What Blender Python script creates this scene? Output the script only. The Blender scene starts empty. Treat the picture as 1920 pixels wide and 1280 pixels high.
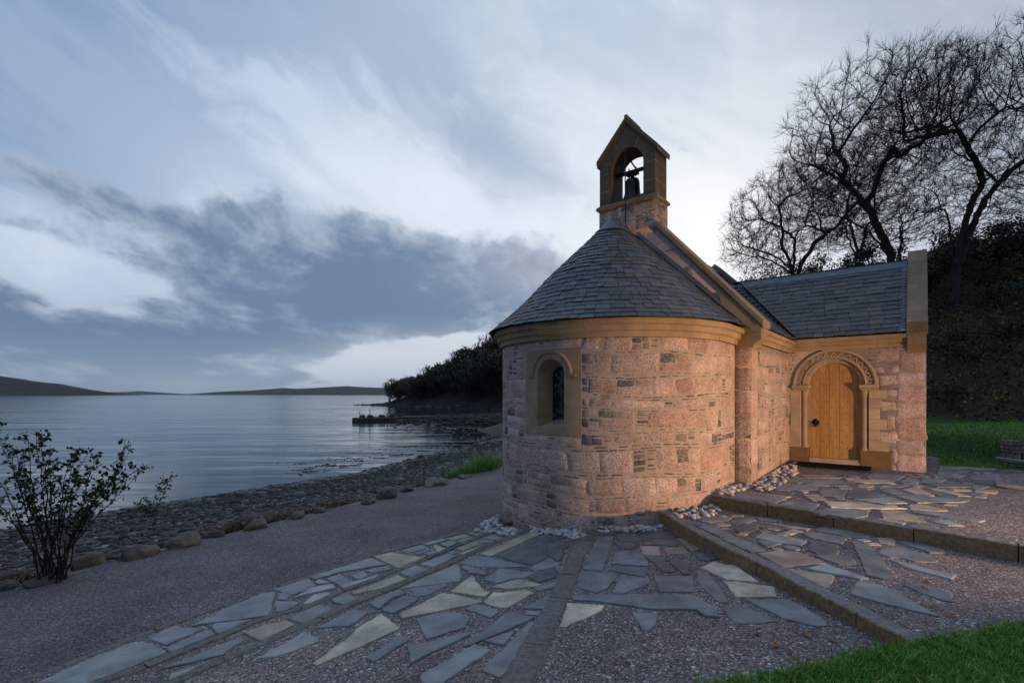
import bpy, bmesh, math, random
import numpy as np
from mathutils import Vector, Matrix, noise as mn, kdtree
R = math.radians
SC = bpy.context.scene
COL = SC.collection

# ------------------------------------------------------------------ camera
F, CX, HY, EZ = 940.0, 960.0, 739.0, 1.8          # focal length in photo pixels, horizon, eye height
cam = bpy.data.cameras.new("camera")
cam.sensor_width = 36.0
cam.lens = F / 1920 * 36
cam.shift_y = (HY - 640) / 1920
cam.clip_start, cam.clip_end = 0.05, 20000
cam_ob = bpy.data.objects.new("camera", cam)
cam_ob.location = (0, 0, EZ)
cam_ob.rotation_euler = (R(90), 0, 0)
COL.objects.link(cam_ob)
SC.camera = cam_ob

# ------------------------------------------------------------------ light, exposure
SKY_STRENGTH = 1.13
SUN_AZ, SUN_EL = R(21.0), R(15.0)                  # azimuth from +Y towards +X
SC.view_settings.view_transform = 'Standard'
SC.view_settings.look = 'None'
SC.view_settings.exposure = 0.0
SC.view_settings.gamma = 1.0
SC.cycles.max_bounces = 6
SC.cycles.diffuse_bounces = 3
SC.cycles.glossy_bounces = 3
SC.cycles.transmission_bounces = 3
SC.cycles.volume_bounces = 0
SC.cycles.transparent_max_bounces = 8
SC.cycles.sample_clamp_indirect = 6.0
SC.cycles.use_denoising = True

sun = bpy.data.lights.new("sun", 'SUN')
sun.energy = 0.35
sun.angle = R(18)
sun.color = (1.0, 0.93, 0.85)
sun_ob = bpy.data.objects.new("sun", sun)
sd = Vector((math.sin(SUN_AZ) * math.cos(SUN_EL), math.cos(SUN_AZ) * math.cos(SUN_EL), math.sin(SUN_EL)))
sun_ob.rotation_euler = sd.to_track_quat('Z', 'Y').to_euler()
COL.objects.link(sun_ob)

# the warm floodlight that stands on the lawn to the right of the picture and lights the chapel
flood = bpy.data.lights.new("floodlight", 'SPOT')
flood.energy = 2900
flood.color = (1.0, 0.61, 0.33)
flood.spot_size = R(78)
flood.spot_blend = 0.9
flood.shadow_soft_size = 0.12
flood_ob = bpy.data.objects.new("floodlight", flood)
flood_ob.location = (9.0, 2.2, 0.75)
aim = Vector((4.0, 8.9, 0.75)) - flood_ob.location
flood_ob.rotation_euler = aim.to_track_quat('-Z', 'Y').to_euler()
COL.objects.link(flood_ob)


# ------------------------------------------------------------------ node helper
class S:
    """socket with arithmetic that creates Math nodes"""
    def __init__(s, nt, sock): s.nt, s.k = nt, sock
    def _op(s, op, *o, clamp=False):
        n = s.nt.nodes.new('ShaderNodeMath'); n.operation = op; n.use_clamp = clamp
        for i, v in enumerate((s,) + o):
            if isinstance(v, S): s.nt.links.new(v.k, n.inputs[i])
            else: n.inputs[i].default_value = v
        return S(s.nt, n.outputs[0])
    def __add__(s, o): return s._op('ADD', o)
    __radd__ = __add__
    def __mul__(s, o): return s._op('MULTIPLY', o)
    __rmul__ = __mul__
    def __sub__(s, o): return s._op('SUBTRACT', o)
    def __rsub__(s, o): return (s * -1.0) + o
    def __truediv__(s, o): return s._op('DIVIDE', o)
    def pow(s, o): return s._op('POWER', o)
    def max(s, o): return s._op('MAXIMUM', o)
    def min(s, o): return s._op('MINIMUM', o)
    def abs(s): return s._op('ABSOLUTE')
    def exp(s): return s._op('EXPONENT')
    def ss(s, a, b, lo=0.0, hi=1.0):
        n = s.nt.nodes.new('ShaderNodeMapRange'); n.interpolation_type = 'SMOOTHSTEP'
        s.nt.links.new(s.k, n.inputs['Value'])
        n.inputs['From Min'].default_value = a; n.inputs['From Max'].default_value = b
        n.inputs['To Min'].default_value = lo; n.inputs['To Max'].default_value = hi
        return S(s.nt, n.outputs['Result'])


def mixc(nt, f, a, b):
    n = nt.nodes.new('ShaderNodeMix'); n.data_type = 'RGBA'
    for v, i in ((f, 0), (a, 6), (b, 7)):
        if isinstance(v, S): nt.links.new(v.k, n.inputs[i])
        elif i == 0: n.inputs[0].default_value = v
        else: n.inputs[i].default_value = (*v, 1) if len(v) == 3 else v
    return S(nt, n.outputs[2])


def mulc(nt, a, f):
    n = nt.nodes.new('ShaderNodeMix'); n.data_type = 'RGBA'; n.blend_type = 'MULTIPLY'
    n.inputs[0].default_value = 1.0
    for v, i in ((a, 6), (f, 7)):
        if isinstance(v, S): nt.links.new(v.k, n.inputs[i])
        else: n.inputs[i].default_value = (*v, 1)
    return S(nt, n.outputs[2])


def comb(nt, x, y, z):
    n = nt.nodes.new('ShaderNodeCombineXYZ')
    for i, v in enumerate((x, y, z)):
        if isinstance(v, S): nt.links.new(v.k, n.inputs[i])
        else: n.inputs[i].default_value = v
    return S(nt, n.outputs[0])


def noise(nt, vec, scale, detail=4, rough=0.55, dist=0.0, color=False):
    n = nt.nodes.new('ShaderNodeTexNoise')
    if vec is not None: nt.links.new(vec.k, n.inputs['Vector'])
    n.inputs['Scale'].default_value = scale; n.inputs['Detail'].default_value = detail
    n.inputs['Roughness'].default_value = rough; n.inputs['Distortion'].default_value = dist
    return S(nt, n.outputs['Color' if color else 'Fac'])


def voro(nt, vec, scale, out='Distance', feature='F1', rand=1.0):
    n = nt.nodes.new('ShaderNodeTexVoronoi'); n.feature = feature
    if vec is not None: nt.links.new(vec.k, n.inputs['Vector'])
    n.inputs['Scale'].default_value = scale; n.inputs['Randomness'].default_value = rand
    return S(nt, n.outputs[out])


def ramp(nt, f, stops):
    n = nt.nodes.new('ShaderNodeValToRGB')
    nt.links.new(f.k, n.inputs[0])
    els = n.color_ramp.elements
    while len(els) < len(stops): els.new(0.5)
    for e, (p, c) in zip(els, stops): e.position = p; e.color = (*c, 1)
    return S(nt, n.outputs[0])


def sepx(nt, c):
    n = nt.nodes.new('ShaderNodeSeparateXYZ'); nt.links.new(c.k, n.inputs[0])
    return [S(nt, n.outputs[i]) for i in range(3)]


def texco(nt, which='Object'):
    n = nt.nodes.new('ShaderNodeTexCoord')
    return S(nt, n.outputs[which])


# ------------------------------------------------------------------ sky
def build_world():
    w = bpy.data.worlds.new("World"); SC.world = w; w.use_nodes = True
    nt = w.node_tree; nt.nodes.clear()
    out = nt.nodes.new('ShaderNodeOutputWorld'); bg = nt.nodes.new('ShaderNodeBackground')
    d = texco(nt, 'Generated')
    x, y, z = sepx(nt, d)
    az = x._op('ARCTAN2', y) * (180 / math.pi)
    el = z._op('ARCSINE') * (180 / math.pi)

    def blob(a0, e0, wa, we, rot=0.0, wx=0.0, wy=0.0):
        c, s_ = math.cos(R(rot)), math.sin(R(rot))
        da, de = az - a0 + wx, el - e0 + wy
        u = (da * c + de * s_) * (1 / wa)
        v = (de * c - da * s_) * (1 / we)
        return ((u * u + v * v) * -1.0).exp()
    # cloud noises in sky angles; flattened towards the horizon
    g = (el.max(0.0) + 10.0)
    sy = g._op('LOGARITHM', math.e) * 14.0            # finer layers low down
    p0 = comb(nt, az * 0.030, sy * 0.075, 0.0)
    wx, wy, wz = sepx(nt, noise(nt, p0, 1.6, 4, 0.55, color=True))
    wx, wy = wx - 0.5, wy - 0.5
    q = comb(nt, az * 0.060 + wx * 0.5, sy * 0.16 + az * 0.012 + wy * 0.5, 0.0)
    n1 = noise(nt, q, 1.5, 9, 0.58)
    n2 = noise(nt, q, 5.0, 8, 0.62)
    n3 = noise(nt, comb(nt, az * 0.042 + el * 0.020 + wx * 1.2, el * 0.090 + az * 0.030 + wy * 1.2, 3.0), 1.6, 8, 0.58)
    nn = (n1 - 0.5) * 1.5 + (n2 - 0.5) * 0.75
    bx, by = wx * 16.0, wy * 7.0
    dot = (x * sd.x + y * sd.y + z * sd.z)
    glow = ((dot - 1.0) * 60.0).exp()
    glow2 = ((dot - 1.0) * 4.5).exp()
    sky = nt.nodes.new('ShaderNodeTexSky'); sky.sky_type = 'NISHITA'; sky.sun_disc = False
    sky.sun_elevation = SUN_EL; sky.sun_rotation = SUN_AZ
    nis = mulc(nt, S(nt, sky.outputs[0]), (0.02, 0.02, 0.02))
    # clear part: pale towards the light, blue at the upper left and overhead
    left = (az * -1.0 + el * 1.15 + wx * 14.0).ss(22, 82)
    base = mixc(nt, left, (0.57, 0.665, 0.79), (0.18, 0.30, 0.50))
    base = mixc(nt, 0.12, base, nis)
    right = (az + el * 0.75 + wx * 10.0).ss(38, 66)
    base = mixc(nt, right * 0.9, base, (0.185, 0.235, 0.345))
    base = mixc(nt, glow2.min(1.0) * 0.55, base, (0.70, 0.74, 0.80))
    base = mixc(nt, (blob(-2, 20.0, 15, 5.5) + blob(-24, 20.5, 10, 4.0) * 0.6).min(1.0) * 0.75, base, (0.72, 0.775, 0.88))
    base = mixc(nt, blob(-44, 11.5, 7, 3.0, 0, bx, by) * 0.6, base, (0.66, 0.735, 0.84))
    # thin high cloud: one soft grey streak from the top to the belfry, veils elsewhere
    st = blob(-13, 33, 15, 5.5, -30, bx, by) * 0.8 + blob(-1.5, 26.0, 9.5, 5.0, -34, bx, by) * 0.85 + (n3 - 0.5) * 1.5 + (n1 - 0.5) * 0.5
    base = mixc(nt, st.ss(0.0, 1.5) * 0.8, base, (0.31, 0.385, 0.51))
    veil = (n3 - 0.5 + blob(-40, 22, 16, 9) * 0.10 + blob(14, 34, 18, 8) * 0.10)
    base = mixc(nt, (veil + (n1 - 0.5) * 0.3).ss(-0.04, 0.25) * 0.5, base, (0.36, 0.45, 0.60))
    base = mixc(nt, (0.5 - n3 + blob(-28, 27, 16, 6) * 0.1).ss(0.02, 0.25) * 0.35, base, (0.76, 0.83, 0.95))
    base = mixc(nt, glow.min(1.0) * 0.85, base, (0.97, 0.96, 0.95))
    # dark cloud banks
    bx, by = bx * 0.6, by * 0.7
    mA = (blob(-24, 11.4, 18, 6.2, 3, bx, by) * 1.25 + blob(-20, 16.5, 8, 3.0, 0, bx, by) * 0.6 + blob(-5, 12.6, 12.5, 4.2, 7, bx, by) * 1.1
          + blob(-12, 8.2, 15, 2.4, 5, bx, by) * 0.75)
    mB = blob(-44, 4.8, 22, 4.0, -2, bx, by) * 1.25 + blob(-27, 5.0, 12, 3.2, 0, bx, by) * 0.7 + blob(-42, 1.5, 20, 3.0) * 0.5
    mC = blob(-40, 16.8, 14, 1.5, -9, bx * .5, by) * 0.72 + blob(-47, 13.4, 5, 0.8, -8, 0, by) * 0.5
    gap = blob(-42, 11.0, 7.5, 1.4, -9, bx * .3, by * .3) * 0.3 + blob(-9, 4.0, 13, 2.3, 5, bx * .4, by * .4) * 0.95
    den = mA._op('MAXIMUM', mB * 0.92 + (n1 - 0.5) * 0.9) + mC + nn * 0.95 - gap
    alpha = den.ss(0.30, 0.72)
    shade = ((n1 - 0.5) * 2.2 + (n2 - 0.5) * 1.2 + (den - 0.5) * 0.55 - (el - 11.0) * 0.025 + 0.35).ss(-0.1, 0.95)
    cc = mixc(nt, shade, (0.35, 0.425, 0.535), (0.125, 0.195, 0.305))
    cc = mixc(nt, blob(3, 14, 9, 4) * 0.45, cc, (0.50, 0.50, 0.58))
    base = mixc(nt, alpha * 0.96, base, cc)
    # rain-grey air over the water, a paler break on the skyline
    base = mixc(nt, el.ss(-1, 6.5, 0.62, 0.0), base, (0.31, 0.385, 0.48))
    base = mixc(nt, blob(-9, 4.6, 13, 2.2, 4, bx * .3, by * .3) * 0.7, base, (0.56, 0.60, 0.66))
    base = mixc(nt, blob(-33, 0.5, 5, 1.2) * 0.3, base, (0.50, 0.54, 0.60))
    # the eastern sky, behind the camera, is darker
    top = el.ss(36, 62, 1.0, 2.0)
    base = mulc(nt, base, comb(nt, top, top, top * 0.96 + 0.04))
    east = (y * 0.9 + x * 0.3).ss(-0.75, 0.35, 0.62, 1.0)
    base = mulc(nt, base, comb(nt, east, east, east * 0.96 + 0.04))
    nt.links.new(base.k, bg.inputs[0])
    bg.inputs[1].default_value = SKY_STRENGTH
    nt.links.new(bg.outputs[0], out.inputs[0])


build_world()


# ------------------------------------------------------------------ materials
def new_mat(name):
    m = bpy.data.materials.new(name); m.use_nodes = True
    nt = m.node_tree
    b = nt.nodes['Principled BSDF']
    return m, nt, b


def setc(nt, b, c, rough=0.8, spec=0.35, bump=None, dist=0.01, strength=1.0):
    if isinstance(c, S): nt.links.new(c.k, b.inputs['Base Color'])
    else: b.inputs['Base Color'].default_value = (*c, 1)
    if isinstance(rough, S): nt.links.new(rough.k, b.inputs['Roughness'])
    else: b.inputs['Roughness'].default_value = rough
    b.inputs['Specular IOR Level'].default_value = spec
    if bump is not None:
        n = nt.nodes.new('ShaderNodeBump'); n.inputs['Distance'].default_value = dist
        n.inputs['Strength'].default_value = strength
        nt.links.new(bump.k, n.inputs['Height']); nt.links.new(n.outputs[0], b.inputs['Normal'])


def attr(nt, name='col', out='Color'):
    n = nt.nodes.new('ShaderNodeAttribute'); n.attribute_name = name
    return S(nt, n.outputs[out])


def mat_masonry():
    m, nt, b = new_mat('rubble_masonry')
    co = texco(nt)
    c, gr = attr(nt), attr(nt, 'col', 'Alpha')
    sp = voro(nt, co, 82, 'Color')
    sx, sy, sz = sepx(nt, sp)
    spk = mixc(nt, sx.ss(0.3, 0.75), mulc(nt, c, (0.66, 0.58, 0.55)), mulc(nt, c, (1.20, 1.19, 1.18)))
    spk = mixc(nt, sy.ss(0.86, 0.90) * 0.7, spk, (0.55, 0.49, 0.45))
    big = noise(nt, co, 3.2, 5, 0.6)
    fine = noise(nt, co, 40, 4, 0.65)
    col = mixc(nt, gr, mulc(nt, c, mixc(nt, fine, (0.72, 0.72, 0.72), (1.25, 1.24, 1.22))), spk)
    col = mulc(nt, col, mixc(nt, big.ss(0.25, 0.75), (0.78, 0.76, 0.74), (1.14, 1.13, 1.12)))
    sm = noise(nt, co, 5.5, 6, 0.7)
    col = mixc(nt, sm.ss(0.50, 0.66) * 0.34, col, MORT)
    st = noise(nt, co, 9, 6, 0.7)
    col = mixc(nt, st.ss(0.60, 0.80) * 0.35, col, (0.20, 0.15, 0.11))
    h = fine * 0.5 + noise(nt, co, 14, 4, 0.6) * 0.9 + voro(nt, co, 105) * 0.35
    setc(nt, b, col, 0.88, 0.25, h, 0.018, 0.85)
    return m


def mat_sandstone():
    m, nt, b = new_mat('sandstone_ashlar')
    co = texco(nt); c = attr(nt)
    x, y, z = sepx(nt, co)
    bed = noise(nt, comb(nt, x * 2.0, y * 2.0, z * 14.0), 1.0, 5, 0.6)
    grain = noise(nt, co, 130, 3, 0.7)
    big = noise(nt, co, 2.6, 5, 0.6)
    col = mulc(nt, c, mixc(nt, bed.ss(0.25, 0.75), (0.94, 0.935, 0.93), (1.05, 1.05, 1.04)))
    col = mulc(nt, col, mixc(nt, big.ss(0.25, 0.75), (0.76, 0.73, 0.69), (1.12, 1.12, 1.12)))
    col = mulc(nt, col, mixc(nt, grain, (0.86, 0.86, 0.86), (1.14, 1.14, 1.14)))
    run = noise(nt, comb(nt, x * 5.0, y * 5.0, z * 0.7), 1.0, 5, 0.7)
    col = mixc(nt, run.ss(0.56, 0.78) * 0.45, col, (0.16, 0.125, 0.09))
    setc(nt, b, col, 0.85, 0.25, grain * 0.35 + noise(nt, co, 26, 4, 0.6), 0.006, 0.6)
    return m


def mat_slate(name, tint=(1, 1, 1), rough=0.5):
    m, nt, b = new_mat(name)
    co = texco(nt); c = mulc(nt, attr(nt), tint)
    n1 = noise(nt, co, 9, 6, 0.65); n2 = noise(nt, co, 55, 4, 0.6)
    col = mulc(nt, c, mixc(nt, n1.ss(0.25, 0.75), (0.68, 0.68, 0.68), (1.3, 1.3, 1.3)))
    col = mixc(nt, (n2 * 0.6 + n1 * 0.6).ss(0.70, 0.86) * 0.4, col, (0.17, 0.175, 0.16))
    setc(nt, b, col, n1.ss(0.2, 0.8, rough - 0.1, rough + 0.15), 0.45, n1 * 0.6 + n2 * 0.5, 0.008, 0.7)
    return m


def mat_flag():
    m, nt, b = new_mat('flagstone')
    co = texco(nt); c = attr(nt)
    n1 = noise(nt, co, 3.5, 6, 0.65); n2 = noise(nt, co, 38, 4, 0.65)
    x, y, z = sepx(nt, co)
    rif = noise(nt, comb(nt, x * 0.5 + y * 0.9, y * 0.5 - x * 6.0, z), 6.0, 5, 0.6)
    col = mulc(nt, c, mixc(nt, n1.ss(0.28, 0.72), (0.62, 0.63, 0.66), (1.36, 1.34, 1.30)))
    col = mulc(nt, col, mixc(nt, n2, (0.82, 0.82, 0.82), (1.18, 1.18, 1.18)))
    rust = noise(nt, co, 1.9, 5, 0.7)
    col = mixc(nt, rust.ss(0.54, 0.74) * 0.5, col, (0.30, 0.24, 0.165))
    crumb = voro(nt, co, 26)
    pick = noise(nt, co, 5.0, 3, 0.6)
    col = mixc(nt, crumb.ss(0.16, 0.10) * pick.ss(0.56, 0.66), col, (0.025, 0.022, 0.02))
    setc(nt, b, col, n1.ss(0.2, 0.8, 0.52, 0.75), 0.4, rif * 0.8 + n2 * 0.4, 0.010, 0.75)
    return m


def mat_plain(name, c, rough=0.7, var=0.25, scale=12, spec=0.35, dist=0.01, metal=0.0):
    m, nt, b = new_mat(name)
    co = texco(nt)
    n = noise(nt, co, scale, 5, 0.62)
    lo = tuple(v * (1 - var) for v in c); hi = tuple(v * (1 + var) for v in c)
    setc(nt, b, mixc(nt, n.ss(0.25, 0.75), lo, hi), rough, spec, n, dist, 0.7)
    b.inputs['Metallic'].default_value = metal
    return m


def mat_col(name, rough=0.8, scale=14, var=0.25, spec=0.3, dist=0.02, trans=0.0):
    """uses the per-thing colour attribute"""
    m, nt, b = new_mat(name)
    co = texco(nt)
    n = noise(nt, co, scale, 5, 0.65)
    col = mulc(nt, attr(nt), mixc(nt, n.ss(0.25, 0.75), (1 - var,) * 3, (1 + var,) * 3))
    setc(nt, b, col, rough, spec, n, dist, 0.8)
    return m


def mat_gravel_ground():
    m, nt, b = new_mat('gravel_and_shore_ground')
    co = texco(nt)
    zone = attr(nt, 'zone')
    zg, zb, zl = sepx(nt, zone)                    # beach, hill, lawn weights
    wob = noise(nt, co, 2.2, 5, 0.6)
    # gravel: stones of about 12 mm in pinks, greys and whites
    def grav(scale):
        cc = voro(nt, co, scale, 'Color'); a, bb, c2 = sepx(nt, cc)
        col = ramp(nt, a, [(0.0, (0.10, 0.082, 0.082)), (0.28, (0.215, 0.175, 0.168)), (0.5, (0.31, 0.24, 0.222)),
                           (0.68, (0.37, 0.275, 0.235)), (0.80, (0.21, 0.215, 0.235)), (0.92, (0.48, 0.45, 0.42)), (1.0, (0.66, 0.64, 0.61))])
        return col, voro(nt, co, scale)
    c1, d1 = grav(66)
    c2, d2 = grav(36)
    pick = voro(nt, co, 36, 'Color'); pk = sepx(nt, pick)[1]
    sel = pk.ss(0.80, 0.83)
    gcol = mixc(nt, sel, c1, c2)
    dist = d1 * (1.0 - sel) + d2 * sel
    gcol = mulc(nt, gcol, mixc(nt, dist.ss(0.25, 0.75), (1.15, 1.15, 1.15), (0.45, 0.45, 0.45)))
    pth = attr(nt, 'zone', 'Alpha')
    gcol = mixc(nt, (pth + (wob - 0.5) * 0.2).ss(0.4, 0.6), gcol, mulc(nt, c1, (0.50, 0.52, 0.58)))
    patch = noise(nt, co, 0.9, 5, 0.65)
    gcol = mulc(nt, gcol, mixc(nt, patch.ss(0.3, 0.7), (0.72, 0.73, 0.76), (1.12, 1.1, 1.08)))
    # shingle and peat beside the water
    bc = voro(nt, co, 9, 'Color'); ba = sepx(nt, bc)[0]
    bcol = ramp(nt, ba, [(0.0, (0.02, 0.018, 0.016)), (0.5, (0.05, 0.048, 0.046)), (0.85, (0.09, 0.09, 0.088)), (1.0, (0.20, 0.20, 0.19))])
    bcol = mixc(nt, noise(nt, co, 0.8, 4, 0.6).ss(0.45, 0.65) * 0.7, bcol, (0.035, 0.028, 0.02))
    hcol = ramp(nt, noise(nt, co, 1.3, 7, 0.7), [(0.3, (0.020, 0.020, 0.014)), (0.5, (0.055, 0.043, 0.025)), (0.62, (0.040, 0.052, 0.022)), (0.8, (0.10, 0.08, 0.045))])
    lcol = ramp(nt, noise(nt, co, 14, 5, 0.7), [(0.3, (0.025, 0.075, 0.012)), (0.6, (0.045, 0.12, 0.018)), (0.8, (0.07, 0.13, 0.03))])
    fb = (zg + (wob - 0.5) * 0.5).ss(0.40, 0.60)
    fh = (zb + (wob - 0.5) * 0.5).ss(0.40, 0.60)
    fl = (zl + (wob - 0.5) * 0.15).ss(0.45, 0.55)
    col = mixc(nt, fb, gcol, bcol)
    col = mixc(nt, fh, col, hcol)
    col = mixc(nt, fl, col, lcol)
    h = (dist * -1.0) * (1.0 - fb) * 0.9 + (voro(nt, co, 9) * -1.6) * fb + noise(nt, co, 220, 2, 0.6) * 0.25
    setc(nt, b, col, 0.85, 0.3, h, 0.014, 0.9)
    return m


def mat_water():
    m, nt, b = new_mat('sea_water')
    co = texco(nt)
    x, y, z = sepx(nt, co)
    # ripples lie across the wind: long from left to right
    v1 = comb(nt, x * 0.22 + y * 0.10, y * 1.0 - x * 0.12, 0.0)
    v2 = comb(nt, x * 0.05 - y * 0.03, y * 0.22, 0.0)
    n1 = noise(nt, v1, 2.1, 4, 0.55, 0.3)
    n2 = noise(nt, v2, 1.0, 3, 0.5)
    n3 = noise(nt, v1, 0.55, 3, 0.5)
    calm = noise(nt, comb(nt, x * 0.012, y * 0.05, 0.0), 1.0, 4, 0.6).ss(0.40, 0.62, 0.25, 1.0)
    h = (n1 * 0.05 + n3 * 0.16) * calm + n2 * 0.30
    b.inputs['IOR'].default_value = 1.33
    setc(nt, b, (0.012, 0.02, 0.028), 0.07, 0.5, h, 1.0, 0.62)
    return m


def mat_leaf(name, base, tip, rough=0.55, trans=0.25):
    m, nt, b = new_mat(name)
    co = texco(nt)
    c = mixc(nt, noise(nt, co, 6, 4, 0.7).ss(0.3, 0.7), base, tip)
    setc(nt, b, mulc(nt, c, attr(nt)), rough, 0.3)
    return m


def mat_oak():
    m, nt, b = new_mat('oak_boards')
    co = texco(nt); c = attr(nt)
    x, y, z = sepx(nt, co)
    g = noise(nt, comb(nt, x * 30.0, y * 30.0, z * 1.8), 1.0, 6, 0.65, 0.6)
    g2 = noise(nt, comb(nt, x * 7.0, y * 7.0, z * 0.9), 1.0, 4, 0.6, 0.8)
    col = mulc(nt, c, mixc(nt, g.ss(0.3, 0.7), (0.80, 0.77, 0.72), (1.12, 1.12, 1.12)))
    col = mulc(nt, col, mixc(nt, g2.ss(0.3, 0.7), (0.82, 0.78, 0.72), (1.1, 1.1, 1.1)))
    setc(nt, b, col, 0.55, 0.35, g, 0.004, 0.6)
    return m


def mat_glass():
    m, nt, b = new_mat('old_leaded_glass')
    setc(nt, b, (0.012, 0.014, 0.018), 0.12, 0.5)
    return m


MORT = (.53, .41, .335)
M = {}
M['masonry'] = mat_masonry()
M['sandstone'] = mat_sandstone()
M['slate'] = mat_slate('roof_slate', rough=0.5)
M['flag'] = mat_flag()
M['kerb'] = mat_col('kerb_stone', 0.85, 22, 0.35, 0.25, 0.02)
M['lead'] = mat_plain('sheet_lead', (0.11, 0.125, 0.15), 0.5, 0.25, 6, 0.4, 0.006, 0.3)
M['ground'] = mat_gravel_ground()
M['water'] = mat_water()
M['rock'] = mat_col('weathered_rock', 0.85, 7, 0.35, 0.3, 0.05)
M['cobble'] = mat_col('sea_cobble', 0.6, 20, 0.15, 0.35, 0.004)
M['shingle'] = mat_col('shingle', 0.8, 9, 0.3, 0.3, 0.02)
M['bark'] = mat_plain('bark', (0.045, 0.038, 0.032), 0.9, 0.4, 9, 0.2, 0.03)
M['twig'] = mat_plain('twig', (0.030, 0.025, 0.022), 0.9, 0.3, 9, 0.2, 0.01)
M['leaf'] = mat_leaf('dark_leaf', (0.020, 0.030, 0.012), (0.045, 0.055, 0.022))
M['shrub_leaf'] = mat_leaf('shrub_leaf', (0.018, 0.035, 0.012), (0.04, 0.06, 0.02), 0.45)
M['autumn'] = mat_leaf('autumn_leaf', (0.060, 0.046, 0.020), (0.11, 0.085, 0.034))
M['bracken'] = mat_leaf('dead_bracken', (0.07, 0.035, 0.014), (0.12, 0.065, 0.028))
M['grass'] = mat_leaf('lawn_grass', (0.100, 0.245, 0.028), (0.205, 0.365, 0.065), 0.5)
M['oak'] = mat_oak()
M['iron'] = mat_plain('black_iron', (0.012, 0.012, 0.012), 0.5, 0.3, 30, 0.5, 0.003, 0.5)
M['bronze'] = mat_plain('dark_bronze', (0.035, 0.038, 0.036), 0.45, 0.35, 8, 0.5, 0.004, 0.6)
M['glass'] = mat_glass()
M['rubber'] = mat_plain('black_coir', (0.008, 0.008, 0.008), 0.95, 0.3, 90, 0.1, 0.01)
M['weed'] = mat_plain('wet_seaweed', (0.016, 0.012, 0.008), 0.45, 0.5, 14, 0.5, 0.03)
M['hill'] = mat_col('hill_heath', 0.95, 0.02, 0.35, 0.1, 0.5)


# ------------------------------------------------------------------ mesh building
class MB:
    def __init__(s): s.v, s.f, s.c, s.m = [], [], [], []
    def add(s, verts, faces, col=(1, 1, 1, 0), mat=0):
        o = len(s.v)
        s.v.extend(verts)
        s.f.extend([tuple(i + o for i in f) for f in faces])
        if len(col) == 3: col = (*col, 0)
        s.c.extend([col] * len(verts))
        s.m.extend([mat] * len(faces))
    def box(s, x0, x1, y0, y1, z0, z1, col=(1, 1, 1), mp=None, bev=0.0, mat=0):
        if bev <= 0:
            v = [(x0, y0, z0), (x1, y0, z0), (x1, y1, z0), (x0, y1, z0), (x0, y0, z1), (x1, y0, z1), (x1, y1, z1), (x0, y1, z1)]
            f = [(0, 3, 2, 1), (4, 5, 6, 7), (0, 1, 5, 4), (1, 2, 6, 5), (2, 3, 7, 6), (3, 0, 4, 7)]
        else:
            bm = bmesh.new(); bmesh.ops.create_cube(bm, size=1)
            for q in bm.verts:
                q.co = ((x0 + x1) / 2 + q.co.x * (x1 - x0), (y0 + y1) / 2 + q.co.y * (y1 - y0), (z0 + z1) / 2 + q.co.z * (z1 - z0))
            bmesh.ops.bevel(bm, geom=list(bm.edges), offset=bev, segments=1, affect='EDGES', profile=0.5)
            bm.verts.index_update()
            v = [tuple(q.co) for q in bm.verts]; f = [tuple(q.index for q in fc.verts) for fc in bm.faces]; bm.free()
        if mp: v = [mp(*q) for q in v]
        s.add(v, f, col, mat)
    def loops(s, loops, col=(1, 1, 1), closed=True, cap0=False, cap1=False, mat=0):
        n = len(loops[0]); v = [p for l in loops for p in l]; f = []
        for a in range(len(loops) - 1):
            for i in range(n if closed else n - 1):
                j = (i + 1) % n
                f.append((a * n + i, a * n + j, (a + 1) * n + j, (a + 1) * n + i))
        if cap0: f.append(tuple(range(n - 1, -1, -1)))
        if cap1: f.append(tuple((len(loops) - 1) * n + i for i in range(n)))
        s.add(v, f, col, mat)
    def tube(s, pts, radii, sides=6, col=(1, 1, 1), cap=True, mat=0):
        pts = [Vector(p) for p in pts]; ls = []
        up = Vector((0.31, 0.17, 0.93))
        for i, p in enumerate(pts):
            t = (pts[min(i + 1, len(pts) - 1)] - pts[max(i - 1, 0)]).normalized()
            a = t.cross(up)
            if a.length < 0.05: a = t.cross(Vector((1, 0, 0)))
            a.normalize(); b = t.cross(a)
            r = radii[i] if hasattr(radii, '__len__') else radii
            ls.append([tuple(p + (a * math.cos(k * 2 * math.pi / sides) + b * math.sin(k * 2 * math.pi / sides)) * r) for k in range(sides)])
        s.loops(ls, col, True, cap, cap, mat)
    def lathe(s, prof, seg=24, cx=0, cy=0, col=(1, 1, 1), cap0=False, cap1=False, mat=0):
        s.loops([[(cx + r * math.cos(2 * math.pi * k / seg), cy + r * math.sin(2 * math.pi * k / seg), z) for k in range(seg)] for r, z in prof], col, True, cap0, cap1, mat)
    def prism(s, poly, d0, d1, mp, col=(1, 1, 1), mat=0):
        """polygon (u,v) pushed from depth d0 to d1 through mp(u,v,d)"""
        s.loops([[mp(u, v, d0) for u, v in poly], [mp(u, v, d1) for u, v in poly]], col, True, True, True, mat)
    def build(s, name, mats, parent=None, smooth=False, recalc=True):
        me = bpy.data.meshes.new(name)
        me.from_pydata(s.v, [], s.f)
        a = me.attributes.new('col', 'FLOAT_COLOR', 'POINT')
        a.data.foreach_set('color', np.array(s.c, dtype=np.float32).ravel())
        for m in (mats if isinstance(mats, (list, tuple)) else [mats]):
            if m: me.materials.append(m)
        me.polygons.foreach_set('material_index', s.m)
        if smooth: me.polygons.foreach_set('use_smooth', [True] * len(s.f))
        if recalc:
            bm = bmesh.new(); bm.from_mesh(me); bmesh.ops.recalc_face_normals(bm, faces=bm.faces); bm.to_mesh(me); bm.free()
        me.update()
        o = bpy.data.objects.new(name, me); COL.objects.link(o)
        if parent: o.parent = parent
        return o


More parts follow.
